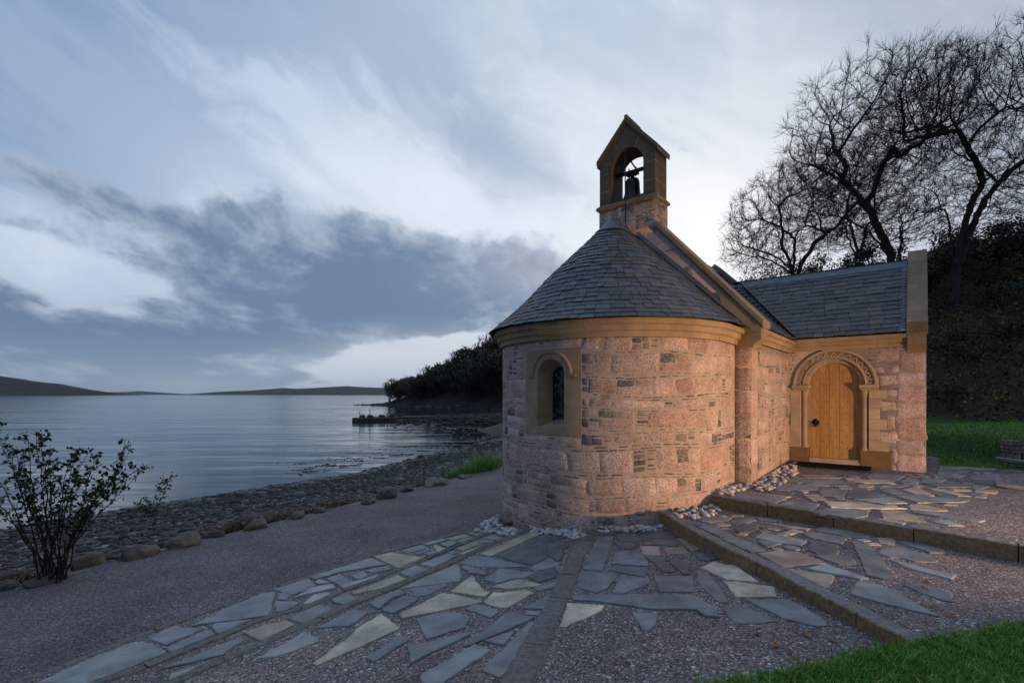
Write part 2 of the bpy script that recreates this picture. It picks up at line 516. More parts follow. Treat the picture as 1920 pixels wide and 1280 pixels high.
def np_mesh(name, V, Fc, mats, cols=None, parent=None, smooth=False):
    """V (n,3), Fc (m,k) all with k corners"""
    me = bpy.data.meshes.new(name)
    n, m, k = len(V), len(Fc), Fc.shape[1]
    me.vertices.add(n); me.vertices.foreach_set('co', np.ascontiguousarray(V, dtype=np.float32).ravel())
    me.loops.add(m * k); me.loops.foreach_set('vertex_index', np.ascontiguousarray(Fc, dtype=np.int32).ravel())
    me.polygons.add(m); me.polygons.foreach_set('loop_start', np.arange(0, m * k, k, dtype=np.int32))
    if smooth: me.polygons.foreach_set('use_smooth', np.ones(m, dtype=bool))
    c = np.ones((n, 4), np.float32) if cols is None else np.asarray(cols, np.float32)
    a = me.attributes.new('col', 'FLOAT_COLOR', 'POINT'); a.data.foreach_set('color', np.ascontiguousarray(c).ravel())
    me.materials.append(mats)
    me.update(calc_edges=True); me.validate()
    o = bpy.data.objects.new(name, me); COL.objects.link(o)
    if parent: o.parent = parent
    return o


def tag(o, label=None, cat=None, group=None, kind=None):
    if label: o['label'] = label
    if cat: o['category'] = cat
    if group: o['group'] = group
    if kind: o['kind'] = kind
    return o


def empty(name, loc=(0, 0, 0), rz=0.0):
    o = bpy.data.objects.new(name, None); COL.objects.link(o)
    o.location = loc; o.rotation_euler = (0, 0, rz)
    o.empty_display_size = 0.2
    return o


def copy_tree(o, parent=None):
    c = o.copy(); COL.objects.link(c); c.parent = parent
    for ch in list(o.children): copy_tree(ch, c)
    return c


# ------------------------------------------------------------------ lie of the land
P0 = (-6.25, 7.44); EV = (0.493, 0.870); MV = (-0.870, 0.493)      # line of boulders beside the path; MV points to sea
NV = (0.6307, 0.7760); RV = (0.7760, -0.6307)                     # chapel axis (away) and its right-hand side
KX, KY = 4.12, 8.63                                               # front right corner of the nave
OX, OY = KX - 2.33 * RV[0], KY - 2.33 * RV[1]                     # chapel origin: axis on the gable plane
AX, AY = OX - 0.68 * NV[0], OY - 0.68 * NV[1]                     # centre of the apse
WATER = -2.2
ROT = math.atan2(RV[1], RV[0])


def s_of(x, y): return (x - P0[0]) * MV[0] + (y - P0[1]) * MV[1]
def q_of(x, y): return (x - P0[0]) * EV[0] + (y - P0[1]) * EV[1]


MPX = [(1238, 960), (1300, 996), (1359, 1027.5), (1437.5, 1063.4), (1495, 1096), (1569, 1132), (1640, 1170), (1705, 1202)]
UPX = [(1335, 929), (1423.5, 944.5), (1523, 960), (1607, 974), (1673, 984.5), (1760, 999), (1846.5, 1014), (1920, 1026)]


SK = [-40, -13, -9.8, -7.2, -4.6, -1, 0, 0.5, 10, 25, 60]
SZ = [.20, .08, -.05, -.18, -.5, -.72, -.76, -.98, -2.2, -3.6, -5]


def z0(x, y):
    s = s_of(x, y)
    if s > 0:
        s = s * 10.0 / float(np.interp(q_of(x, y), [0, 15, 36, 60, 200], [11.3, 10, 14, 24, 40]))
        return float(np.interp(s, SK, SZ))
    return 0.5 * float(np.interp(s - .35, SK, SZ)) + 0.5 * float(np.interp(min(s + .35, 0), SK, SZ))


def zM(x, y): return 0.04
def zU(x, y): return min(0.22 + 0.02 * ((x - 3.18) * NV[0] + (y - 7.98) * NV[1]), 0.36)


def px(u, v, zf=z0):
    """ground point that the photograph shows at pixel u, v, on the level zf"""
    a, t = (u - CX) / F, (HY - v) / F
    Y = (0.0 - EZ) / t
    for _ in range(40):
        Y = 0.6 * Y + 0.4 * (zf(a * Y, Y) - EZ) / t
    return (a * Y, Y)


ML = [px(u, v, zM) for u, v in MPX]
UL = [px(u, v, zU) for u, v in UPX]


def past(line, x, y):
    """how far the point lies on the uphill side of a step"""
    P = line
    if y > P[0][1]: (x0_, y0_), (x1_, y1_) = P[0], P[2]
    elif y < P[-1][1]: (x0_, y0_), (x1_, y1_) = P[-3], P[-1]
    else:
        for k in range(len(P) - 1):
            if P[k + 1][1] <= y <= P[k][1]: break
        (x0_, y0_), (x1_, y1_) = P[k], P[k + 1]
    t = (y - y0_) / (y1_ - y0_)
    return (x - (x0_ + (x1_ - x0_) * t)) * abs(y1_ - y0_) / math.hypot(x1_ - x0_, y1_ - y0_)


def hill_w(x, y): return (x - 18.8) * 0.8 + (y - 22.7) * 0.6
def local(x, y): return ((x - OX) * RV[0] + (y - OY) * RV[1], (x - OX) * NV[0] + (y - OY) * NV[1])


def in_bank(x, y):     # the raised lawn behind the dry-stone wall
    return max(0.0, min(1.0, (x - 10.0) / 0.25)) * max(0.0, min(1.0, (y - 10.0 + (x - 9.98) * 0.25) / 0.2)) * max(0.0, min(1.0, (21 - y) / 6))


def G(x, y):
    lx, ly = local(x, y)
    z = z0(x, y)
    right = lx > 0
    if right and ly < 12 or (x > 2.0 and y < 8):
        if past(UL, x, y) > .07: z = zU(x, y)
        elif past(ML, x, y) > .07: z = zM(x, y)
    if ly >= 6.15 and s_of(x, y) < -3:
        t = max(0.0, min(1.0, (-3 - s_of(x, y)) / 6.0))
        z = z * (1 - t) + 0.33 * t
    w = hill_w(x, y)
    if w > -6 and s_of(x, y) < -6:
        z += 0.14 * max(0.0, min(1.0, (w + 5.2) / 0.5))
    if x > 9.5 and y > 9: z += 0.52 * in_bank(x, y) * max(0.0, min(1.0, -w / 3))
    if w > 0:
        n = mn.fractal(Vector((x * 0.12, y * 0.12, 3.1)), 1.0, 2.0, 4)
        k = -.6 * (x - 18.8) + .8 * (y - 22.7)
        kf = max(0.0, min(1.0, (46 - k) / 22)); kf = kf * kf * (3 - 2 * kf)
        z += (17 * (1 - math.exp(-w / 18)) + n * min(1.5, w * 0.12)) * kf
    return z


CL = [px(*p) for p in ((893, 992), (826, 1009), (690, 1044), (576, 1083), (507, 1106.6), (414, 1138), (320, 1170.6), (243, 1199), (165, 1230), (102, 1256.6), (40, 1275))]


def off_path(x, y):
    """true on the shore side of the outermost kerb"""
    ys = [p[1] for p in CL][::-1]; xs = [p[0] for p in CL][::-1]
    if y > ys[-1]: return x < xs[-1] + (y - ys[-1]) * .5
    return x < float(np.interp(y, ys, xs))


def build_ground():
    xs = np.unique(np.concatenate([np.arange(-220, -20, 12), np.arange(-20, -7, 0.5), np.arange(-7, 0, 0.12), np.arange(0, 7.5, 0.06), np.arange(7.5, 14, 0.13), np.arange(14, 30, 0.5), np.arange(30, 70, 2.0), np.arange(70, 260, 14)]))
    ys = np.unique(np.concatenate([np.arange(-220, -6, 12), np.arange(-6, 2, 0.4), np.arange(2, 9, 0.06), np.arange(9, 13, 0.12), np.arange(13, 24, 0.25), np.arange(24, 45, 0.5), np.arange(45, 90, 2.5), np.arange(90, 260, 14)]))
    nx, ny = len(xs), len(ys)
    V = np.zeros((ny, nx, 3)); Z = np.zeros((ny, nx, 4), np.float32); Z[..., 3] = 1
    for j, y in enumerate(ys):
        for i, x in enumerate(xs):
            x_, y_ = float(x), float(y)
            V[j, i] = (x_, y_, G(x_, y_))
            s = s_of(x_, y_); w = hill_w(x_, y_); lx, ly = local(x_, y_)
            Z[j, i, 0] = min(1, max(0, (s + 0.25) / 0.5))
            Z[j, i, 1] = min(1, max(0, (w + 0.6) / 1.2))
            lawn = 0.0
            if s < -3:
                if ly > 6.3 or (lx > 4.9 and ly > 5.9) or (x_ > 8.2 and y_ > 10.35 - (x_ - 8.4) * 0.45 and lx > 4.9): lawn = 1.0
                if x_ > 9.8 and y_ > 9.9 - (x_ - 9.8) * .25: lawn = 1.0
                if y_ < -1.0 or (x_ > 9 and y_ < 6): lawn = 1.0
            if s < -1 and y_ > 20: lawn = 1.0
            Z[j, i, 3] = 1.0 if (y_ > 4 and off_path(x_, y_)) or (y_ <= 4 and s > -3.7) else 0.0
            if w > .2: lawn = 0.0
            Z[j, i, 2] = lawn
    idx = np.arange(nx * ny).reshape(ny, nx)
    Fc = np.stack([idx[:-1, :-1], idx[:-1, 1:], idx[1:, 1:], idx[1:, :-1]], -1).reshape(-1, 4)
    o = np_mesh('ground', V.reshape(-1, 3), Fc, M['ground'], smooth=True)
    a = o.data.attributes.new('zone', 'FLOAT_COLOR', 'POINT'); a.data.foreach_set('color', Z.ravel())
    tag(o, kind='structure')
    w = MB(); B = 14000
    w.add([(-B, -300, WATER), (B, -300, WATER), (B, B, WATER), (-B, B, WATER)], [(0, 1, 2, 3)])
    tag(w.build('water', M['water']), kind='structure')


build_ground()

# ------------------------------------------------------------------ chapel
chapel = empty('chapel', (OX, OY, 0), ROT)
tag(chapel, 'small pink granite chapel with a round apse, slate roofs and an open belfry', 'chapel')
RA, YA = 2.06, -0.68
HALF = RA * math.pi / 2


def ap(u, v, d, ra=RA):
    if abs(u) <= HALF:
        t = u / RA
        return ((ra + d) * math.sin(t), YA - (ra + d) * math.cos(t), v)
    s = 1 if u > 0 else -1
    return (s * (ra + d), YA + abs(u) - HALF, v)


def m_nave(u, v, d): return (2.33 + d, u, v)
def m_porch(u, v, d): return (2.33 + u, 3.12 - d, v)
def m_gable(u, v, d): return (u, -d, v)
def m_gable_side(u, v, d): return (0.625 + d, u, v)


GRAN = [(.57, .42, .355), (.63, .49, .425), (.52, .365, .305), (.59, .44, .375), (.65, .52, .455), (.55, .42, .365)]
SLT = [(.16, .155, .15), (.22, .20, .18), (.115, .12, .125), (.28, .245, .205), (.15, .15, .15), (.38, .31, .26)]
RUB = [(.21, .19, .16), (.27, .23, .185), (.13, .13, .125), (.36, .28, .21), (.17, .17, .17)]
MORT = (.53, .41, .335)


def stone(mb, u0, u1, v0, v1, mp, rng, col, gran, rel):
    w, h = u1 - u0, v1 - v0
    if w < .012 or h < .008: return
    nu = max(2, int(w / .09) + 1); nv = max(2, int(h / .09) + 1)
    e = min(.3, .008 / w * 2), min(.4, .008 / h * 2)
    A = [-1, -1 + e[0]] + [(-1 + e[0]) + (2 - 2 * e[0]) * k / nu for k in range(1, nu)] + [1 - e[0], 1]
    B = [-1, -1 + e[1]] + [(-1 + e[1]) + (2 - 2 * e[1]) * k / nv for k in range(1, nv)] + [1 - e[1], 1]
    sd_ = rng.random() * 100; jit = min(.034, .18 * min(w, h))
    k = rng.uniform(.0, .06)
    cw = [rng.uniform(-.10, .10) for _ in range(4)]
    V = []
    for j, b in enumerate(B):
        for i, a in enumerate(A):
            aa = a * (1 - k * b ** 4 * (min(h / w, 1))) + cw[0] * b * min(1, h / w) * 1.2
            bb = b * (1 - k * a ** 4 * (min(w / h, 1))) * (1 + cw[2] * a) + cw[1] * a * .8
            u = (u0 + u1) / 2 + aa * w / 2; v = (v0 + v1) / 2 + bb * h / 2
            n = mn.noise(Vector((u * 9, v * 9, sd_))); n2 = mn.noise(Vector((u * 9 + 31, v * 9, sd_)))
            u += n * jit; v += n2 * jit
            edge = i in (0, len(A) - 1) or j in (0, len(B) - 1)
            d = -.0025 if edge else rel * (1 + .6 * mn.noise(Vector((u * 6, v * 6, sd_ + 9))))
            V.append(mp(u, v, d))
    n = len(A)
    Fc = [(j * n + i, j * n + i + 1, (j + 1) * n + i + 1, (j + 1) * n + i) for j in range(len(B) - 1) for i in range(n - 1)]
    mb.add(V, Fc, (*col, 1.0 if gran else 0.0))


def jitc(c, rng, a=.12):
    k = rng.uniform(1 - a, 1 + a)
    return tuple(v * k * rng.uniform(.97, 1.03) for v in c)


def masonry(mb, U0_, U1_, V0, V1, mp, rng, holes=(), inside=None, big=.48, rel=.003, hmin=.17, hmax=.36):
    def put(u0, u1, v0, v1, col, g):
        for (a, b, c, d) in holes:
            if u1 > a and u0 < b and v1 > c and v0 < d:
                opts = [(u0, min(u1, a), v0, v1), (max(u0, b), u1, v0, v1), (u0, u1, v0, min(v1, c)), (u0, u1, max(v0, d), v1)]
                u0, u1, v0, v1 = max(opts, key=lambda o: max(0, o[1] - o[0]) * max(0, o[3] - o[2]))
                if u1 - u0 < .02 or v1 - v0 < .012: return
        if inside and not all(inside(a, b) for a in (u0, u1) for b in (v0, v1)): return
        stone(mb, u0, u1, v0, v1, mp, rng, jitc(col, rng), g, rel)
    mp_ = mp; sw = rng.random() * 50
    def mp(u, v, d):
        k = min(1, (v - V0) / .2, (V1 - v) / .2) if v < V1 else 0
        return mp_(u, v + .085 * max(0, k) * mn.noise(Vector((u * .9, v * 1.2, sw))), d)
    v = V0; band_next = rng.random()
    while v < V1 - .03:
        h = min((rng.uniform(hmin, hmax) if band_next > .2 else rng.uniform(.10, .15)) * (1.35 if rng.random() < .18 else 1), V1 - v)
        band = band_next; band_next = rng.random()
        u = U0_ + rng.uniform(0, .1); last = None
        while u < U1_ - .02:
            r = rng.random()
            if band < .16: r = .56 + .44 * r
            if last == 'thin' and r >= big: r *= .5
            if r < big:
                w = min(rng.uniform(.28, .58) * (1.4 if rng.random() < .3 else 1), U1_ - u)
                hh = h
                if h > .20 and rng.random() < .30:
                    k = rng.uniform(.4, .6)
                    put(u, u + w, v, v + h * k - .006, rng.choice(GRAN), True)
                    put(u, u + w * .5, v + h * k + .006, v + h, rng.choice(GRAN + RUB), True)
                    put(u + w * .5 + .012, u + w, v + h * k + .006, v + h, rng.choice(GRAN), True)
                else:
                    put(u, u + w, v + rng.uniform(0, .012), v + hh, rng.choice(GRAN), True)
                last = 'big'
            elif r < big + .30:
                w = min(rng.uniform(.05, .20), U1_ - u); vv = v + rng.uniform(0, .05)
                while vv < v + h - .012:
                    t = min(rng.choice((rng.uniform(.014, .03), rng.uniform(.03, .06))), v + h - vv)
                    o1 = rng.uniform(0, .06)
                    if rng.random() < .86: put(u + o1 * .5, u + w + rng.uniform(-.05, .02), vv, vv + t, rng.choice(SLT), False)
                    vv += t + rng.uniform(.010, .032)
                last = 'thin'
            else:
                w = min(rng.uniform(.10, .22), U1_ - u); vv = v
                while vv < v + h - .03:
                    t = min(rng.uniform(.07, .15), v + h - vv)
                    put(u, u + w, vv, vv + t, rng.choice(RUB), rng.random() < .4)
                    vv += t + .012
                last = 'rub'
            u += w + rng.uniform(.005, .012)
        v += h + rng.uniform(.006, .012)
        for _b in range(rng.choice((1, 1, 2, 2))):
            if v > V1 - .06: break
            t = rng.uniform(.018, .042); u = U0_
            while u < U1_:
                w = rng.uniform(.04, .20)
                if rng.random() < .72: put(u, min(u + w, U1_), v + rng.uniform(0, .01), v + t * rng.uniform(.5, 1), rng.choice(SLT), False)
                u += w + rng.uniform(.01, .06)
            v += t + .012


SAND = (.395, .285, .18)
PALE = (.56, .47, .36)


def ashlar(mb, u0, u1, v0, v1, mp, rng, d0=-.05, d1=.012, col=SAND, gap=.004, bev=.004):
    mb.box(u0 + gap / 2, u1 - gap / 2, v0 + gap / 2, v1 - gap / 2, d0, d1, jitc(col, rng, .1), lambda u, v, d: mp(u, v, d), bev)


def build_apse():
    rng = random.Random(4)
    W = MB()
    # core of mortar, open where the window block sits
    us = sorted(set([round(-HALF - .68 + k * (2 * HALF + 1.36) / 96, 4) for k in range(97)] + [-.50, .56]))
    vs = [-1.0, -.3, .3, .8, 1.15, 1.6, 2.05, 2.51, 2.75]
    n = len(us)
    V = [ap(u, v, 0) for v in vs for u in us]
    Fc = []
    for j in range(len(vs) - 1):
        for i in range(n - 1):
            if us[i] >= -.501 and us[i + 1] <= .561 and vs[j] >= 1.149 and vs[j + 1] <= 2.511: continue
            Fc.append((j * n + i, j * n + i + 1, (j + 1) * n + i + 1, (j + 1) * n + i))
    W.add(V, Fc, MORT)
    hole = [(-.515, .575, 1.14, 2.525)]
    masonry(W, -HALF - .66, HALF + .66, -.75, 2.70, ap, rng, hole)
    W.build('apse_wall', M['masonry'], chapel, smooth=True, recalc=False)
    # cornice of three stepped fascias in blocks with pale joints
    C = MB()
    L = HALF + .66
    prof = [(-.02, 2.66), (.045, 2.66), (.055, 2.675), (.055, 2.735), (.075, 2.75), (.105, 2.76), (.105, 2.825), (.125, 2.84), (.165, 2.85), (.165, 2.925), (.150, 2.94), (-.02, 2.94)]
    u = -L
    while u < L - .01:
        e = min(u + rng.uniform(.62, .82), L); m_ = max(2, int((e - u) / .08))
        C.loops([[ap(u + .003 + (e - u - .009) * k / m_, z, d) for d, z in prof] for k in range(m_ + 1)], jitc(SAND, rng, .07), True, True, True)
        u = e
    pr2 = [(d - .004, z if .0 < d else z) for d, z in prof]
    C.loops([[ap(-L + 2 * L * k / 110, z, d) for d, z in pr2] for k in range(111)], PALE, True, True, True)
    C.build('cornice', M['sandstone'], chapel, recalc=True)


def arch_loop(c, hw, v0, vs, n, hh=None):
    """arched opening outline, n points, starts bottom left, goes clockwise over the top"""
    hh = hh or hw
    k1 = n // 4; k2 = n // 2; k3 = n - k1 - k2 - 0
    side_n = k1; arc_n = k2; bot = n - 2 * side_n - arc_n
    P = []
    for i in range(side_n): P.append((c - hw, v0 + (vs - v0) * i / side_n))
    for i in range(arc_n + 1):
        t = math.pi * (1 - i / arc_n); P.append((c + hw * math.cos(t), vs + hh * math.sin(t)))
    for i in range(1, side_n): P.append((c + hw, vs + (v0 - vs) * i / side_n))
    rem = n - len(P)
    for i in range(rem): P.append((c + hw - 2 * hw * i / rem, v0))
    return P


def rect_match(P, c, cv, u0, u1, v0, v1):
    """points of the rectangle seen from (c,cv) in the directions of P"""
    Q = []
    for u, v in P:
        du, dv = u - c, v - cv
        t = min(((u1 - c) / du if du > 1e-6 else 1e9), ((u0 - c) / du if du < -1e-6 else 1e9), ((v1 - cv) / dv if dv > 1e-6 else 1e9), ((v0 - cv) / dv if dv < -1e-6 else 1e9))
        Q.append((c + du * t, cv + dv * t))
    return Q


def snap_corners(Q, u0, u1, v0, v1):
    for cu in (u0, u1):
        for cv in (v0, v1):
            i = min(range(len(Q)), key=lambda k: (Q[k][0] - cu) ** 2 + (Q[k][1] - cv) ** 2)
            Q[i] = (cu, cv)
    return Q


def build_window():
    rng = random.Random(5)
    c = .03
    def fm(u, v, d):      # stands straight: u is measured across the axis
        return (u, YA - math.sqrt(max(.01, RA * RA - u * u)) - d, v)
    def fi(u, v, d):      # inside the reveal: plane depth from the face of the wall on the axis
        return (u, YA - RA - d, v)
    root = MB()
    n = 64
    hole = arch_loop(c, .255, 1.27, 2.11, n)
    outer = snap_corners(rect_match(hole, c, 1.75, c - .53, c + .53, 1.155, 2.505), c - .53, c + .53, 1.155, 2.505)
    mid = [[(h[0] + (o[0] - h[0]) * k / 7, h[1] + (o[1] - h[1]) * k / 7) for h, o in zip(hole, outer)] for k in range(8)]
    ls = [[fm(u, v, .009) for u, v in m_] for m_ in mid] + [[fm(u, v, -.03) for u, v in outer]]
    # splayed reveal to the glass
    inner = arch_loop(c, .16, 1.37, 2.09, n)
    rev = []
    for k in range(5):
        t = k / 4
        rev.append([(h[0] + (g[0] - h[0]) * t, 0, 0) for h, g in zip(hole, inner)])
    L2 = []
    for k in range(6, -1, -1):
        t = k / 6
        row = []
        for (hu, hv), (gu, gv) in zip(hole, inner):
            p0 = Vector(fm(hu, hv, .009)); p1 = Vector(fi(gu, gv, -.30))
            row.append(tuple(p0.lerp(p1, t)))
        L2.append(row)
    root.loops(L2[:-1] + ls, SAND)
    w = root.build('window_surround', M['sandstone'], chapel)
    # pale joints at two heights on each jamb
    for zj in (1.50, 1.945):
        for a, b in ((c - .53, c - .257), (c + .257, c + .53)):
            J = MB()
            J.box(a, b, zj - .003, zj + .003, .005, .0105, PALE, fm)
            J.build('mortar_joint', M['sandstone'], w)
    # hood mould with stops
    H = MB()
    sec = [(.335, .005), (.335, .022), (.348, .036), (.372, .037), (.388, .024), (.388, .005)]
    H.loops([[fm(c + r * math.cos(math.pi * k / 28), 2.115 + r * math.sin(math.pi * k / 28), d) for r, d in sec] for k in range(29)], SAND, True, True, True)
    for sgn in (-1, 1):
        a, b = sorted((c + sgn * .335, c + sgn * .455))
        H.box(a, b, 2.07, 2.115, .005, .037, SAND, fm, .006)
    H.build('hood_mould', M['sandstone'], w)
    # leaded glass
    Gm = MB()
    Gm.add([fi(u, v, -.30) for u, v in arch_loop(c, .165, 1.365, 2.09, n)], [tuple(range(n))], (1, 1, 1), 1)
    pw, ph = .062, .088
    for j in range(-1, 12):
        for i in range(-3, 4):
            for off in (0, .5):
                u, v = c + (i + off) * pw, 1.37 + (j + off) * ph
                if abs(u - c) > .16 - pw * .45: continue
                if v > 2.09 and (u - c) ** 2 + (v - 2.09) ** 2 > .12 ** 2: continue
                if v < 1.37 + ph * .4: continue
                t1, t2 = rng.uniform(-.004, .004), rng.uniform(-.004, .004)
                Gm.add([fi(u - pw * .46, v, -.294 + t1), fi(u, v - ph * .46, -.294 + t2), fi(u + pw * .46, v, -.294 - t1), fi(u, v + ph * .46, -.294 - t2)], [(0, 1, 2, 3)], (1, 1, 1), 0)
    Gm.build('leaded_glass', [M['glass'], M['iron']], w)


SL = [(.055, .060, .068), (.068, .073, .082), (.045, .050, .058), (.080, .082, .086), (.062, .058, .057), (.052, .060, .061)]


def slate(mb, f, a0, a1, s0, s1, rng, lift=.016):
    """one slate on surface f(a, s, d): a across, s up the slope, d out"""
    t = rng.uniform(.010, .018); j = rng.uniform(-.012, .012); k = rng.uniform(-.006, .006)
    b = lift + rng.uniform(0, .006)
    pts = [(a0, s0 + j, b), (a1, s0 + j + k, b + rng.uniform(-.002, .003)), (a1, s1, .001), (a0, s1, .001)]
    V = [f(a, s, d) for a, s, d in pts] + [f(a, s, d + t) for a, s, d in pts]
    mb.add(V, [(4, 5, 6, 7), (0, 1, 5, 4), (1, 2, 6, 5), (3, 0, 4, 7)], jitc(rng.choice(SL), rng, .28))


def build_cone():
    rng = random.Random(6)
    RE, ZE, ZT = 2.27, 2.945, 5.10
    T = MB()
    # slope profile with a slight bell-cast at the eave
    def prof(s):           # s 0 at the eave .. 1 at the apex -> radius, z
        r = RE * (1 - s)
        z = ZE + (ZT - ZE) * (s - .022 * math.sin(math.pi * min(1, s * 2.2)) * (1 if s < .45 else 0))
        return r, z
    SLL = math.hypot(RE, ZT - ZE)
    def f(a, s, d):        # a is the perimeter fraction -1..1 (semicircle |a|<=.83), s metres up
        k = s / SLL; r, z = prof(k)
        r += d * .70; z += d * .72
        r = max(r, .01)
        if abs(a) <= 1:
            t = a * math.pi / 2
            return (r * math.sin(t), YA - r * math.cos(t), z)
        sg = 1 if a > 0 else -1
        return (sg * r, YA + (abs(a) - 1) * .68, z)
    # underlay
    us = [-2 + .05 * k for k in range(81)]
    ss = [SLL * k / 14 for k in range(15)]
    T.loops([[f(a, s, 0) for a in us] for s in ss], (.05, .055, .06), False)
    s = -.05; row = 0
    while s < SLL - .20:
        g = .132 - .026 * s / SLL
        r = max(.15, prof(max(s, 0) / SLL)[0])
        arc = r * math.pi / 2
        # semicircle
        a = -1 + rng.uniform(0, .1)
        a = -1.0; first = True
        while a < 1 - 1e-4:
            w = rng.uniform(.13, .25) * (1 - .35 * s / SLL) / arc
            if first: w *= rng.uniform(.3, 1); first = False
            b = min(1.0, a + w)
            if 1 - b < .05 / arc: b = 1.0
            slate(T, f, a + .0045 / arc, b - .0045 / arc, s, s + g * 1.75, rng)
            a = b
        for sg in (-1, 1):
            y = 1.0
            while y < 2 - 1e-4:
                b = min(2.0, y + rng.uniform(.16, .28) / .68)
                if 2 - b < .06: b = 2.0
                lo, hi = (sg * y + .004 * sg, sg * b - .004 * sg)
                slate(T, f, lo, hi, s, s + g * 1.75, rng)
                y = b
        s += g; row += 1
    o = T.build('conical_roof', M['slate'], chapel)
    Lm = MB()
    # lead cap and short lead ridge back to the gable
    Lm.loops([[(r * math.sin(t), YA - r * math.cos(t), z) for t in [(-1 + .1 * k) * math.pi / 2 for k in range(21)]] for r, z in ((.30, 4.875), (.20, 4.965), (.06, 5.10), (.02, 5.15))], (1, 1, 1), False)
    Lm.loops([[(-.30, y, 4.875), (-.05, y, 5.11), (-.035, y, 5.15), (.035, y, 5.15), (.05, y, 5.11), (.30, y, 4.875)] for y in (YA, -.005)], (1, 1, 1), False)
    # lead flashing along the gable
    for sg in (-1, 1):
        p0, p1 = Vector((sg * 2.25, -.02, 2.99)), Vector((sg * .25, -.02, 4.93))
        Lm.loops([[tuple(p + Vector((0, -.05, 0))), tuple(p + Vector((0, .0, .02))), tuple(p + Vector((0, .015, .09)))] for p in (p0, p1)], (1, 1, 1), False)
    Lm.build('lead_cap', M['lead'], o)


def coping_z(x): return 3.07 + 1.1 * (2.53 - abs(x))


def build_gable():
    rng = random.Random(7)
    W = MB()
    # body of the gable
    outl = [(-2.33, -1.2), (2.33, -1.2), (2.33, 3.15), (.62, 5.04), (-.62, 5.04), (-2.33, 3.15)]
    W.prism(outl, 0, -.55, m_gable, MORT)
    # belfry base block
    W.prism([(-.622, 4.95), (.622, 4.95), (.622, 5.62), (-.622, 5.62)], .004, -.556, m_gable, MORT)
    ins = lambda u, v: v < coping_z(u) - .16 and abs(u) < 2.3
    masonry(W, -2.3, 2.3, 2.9, 5.0, m_gable, rng, inside=ins, rel=.004, big=.5)
    masonry(W, -.61, .61, 5.06, 5.60, lambda u, v, d: m_gable(u, v, d + .004), rng, rel=.006)
    masonry(W, .02, .53, 4.9, 5.60, lambda u, v, d: (.622 + d, u, v), rng, rel=.006)
    # granite quoins up both corners
    for sg in (-1, 1):
        v = -.9
        while v < 2.60:
            h = rng.uniform(.30, .46); h = min(h, 2.66 - v)
            cc = jitc(GRAN[rng.choice((0, 1, 3))], rng)
            wq = .262
            a, b = sorted((sg * (2.33 - wq), sg * 2.335))
            stone(W, a, b, v, v + h, m_gable, rng, cc, True, .010)
            dq = rng.choice((.24, .42))
            stone(W, .0, dq, v, v + h, (lambda u, vv, d, sg=sg: (sg * (2.33 + d), u, vv)), rng, cc, True, .010)
            v += h + .012
    g = W.build('gable_wall', M['masonry'], chapel, smooth=True, recalc=False)
    # skew coping
    for sg in (-1, 1):
        C = MB()
        x0, x1 = .63, 2.53
        N = 3
        for k in range(N):
            a = x0 + (x1 - x0) * k / N; b = x0 + (x1 - x0) * (k + 1) / N - .004
            sec = lambda x: [(sg * x, -.055, coping_z(x) - .115), (sg * x, -.055, coping_z(x) - .02), (sg * x, -.04, coping_z(x)), (sg * x, .47, coping_z(x)), (sg * x, .49, coping_z(x) - .13), (sg * x, -.02, coping_z(x) - .15)]
            C.loops([sec(a), sec(b)], jitc((.28, .215, .145), rng, .06), True, True, True)
        C.loops([[(sg * x, y, coping_z(x) - dz) for y, dz in ((-.05, .11), (-.05, .025), (.46, .006), (.46, .12))] for x in (x0, x1 - .01)], PALE, True, True, True)
        C.build('skew_coping', M['sandstone'], g)
        # kneeler under the foot of the coping
        Kn = MB()
        poly = [(2.10, 2.58), (2.34, 2.58), (2.345, 2.64), (2.42, 2.70), (2.50, 2.74), (2.50, 3.04), (2.10, 3.44), (1.80, 3.60), (1.9, 3.3), (1.98, 2.94)]
        top = [p for p in poly]
        a = MB()
        Kn.prism([(sg * u, v) for u, v in [(2.08, 2.60), (2.36, 2.60), (2.375, 2.66), (2.43, 2.70), (2.49, 2.745), (2.49, 2.865), (2.08, 2.865)]], .022, -.40, m_gable, jitc((.30, .215, .13), rng))
        Kn.prism([(sg * u, v) for u, v in [(2.08, 2.87), (2.49, 2.87), (2.49, 3.00), (2.08, 3.435), (1.78, 3.62), (1.86, 3.36), (2.04, 3.22)]], .020, -.40, m_gable, jitc((.30, .215, .13), rng))
        Kn.build('kneeler', M['sandstone'], g)


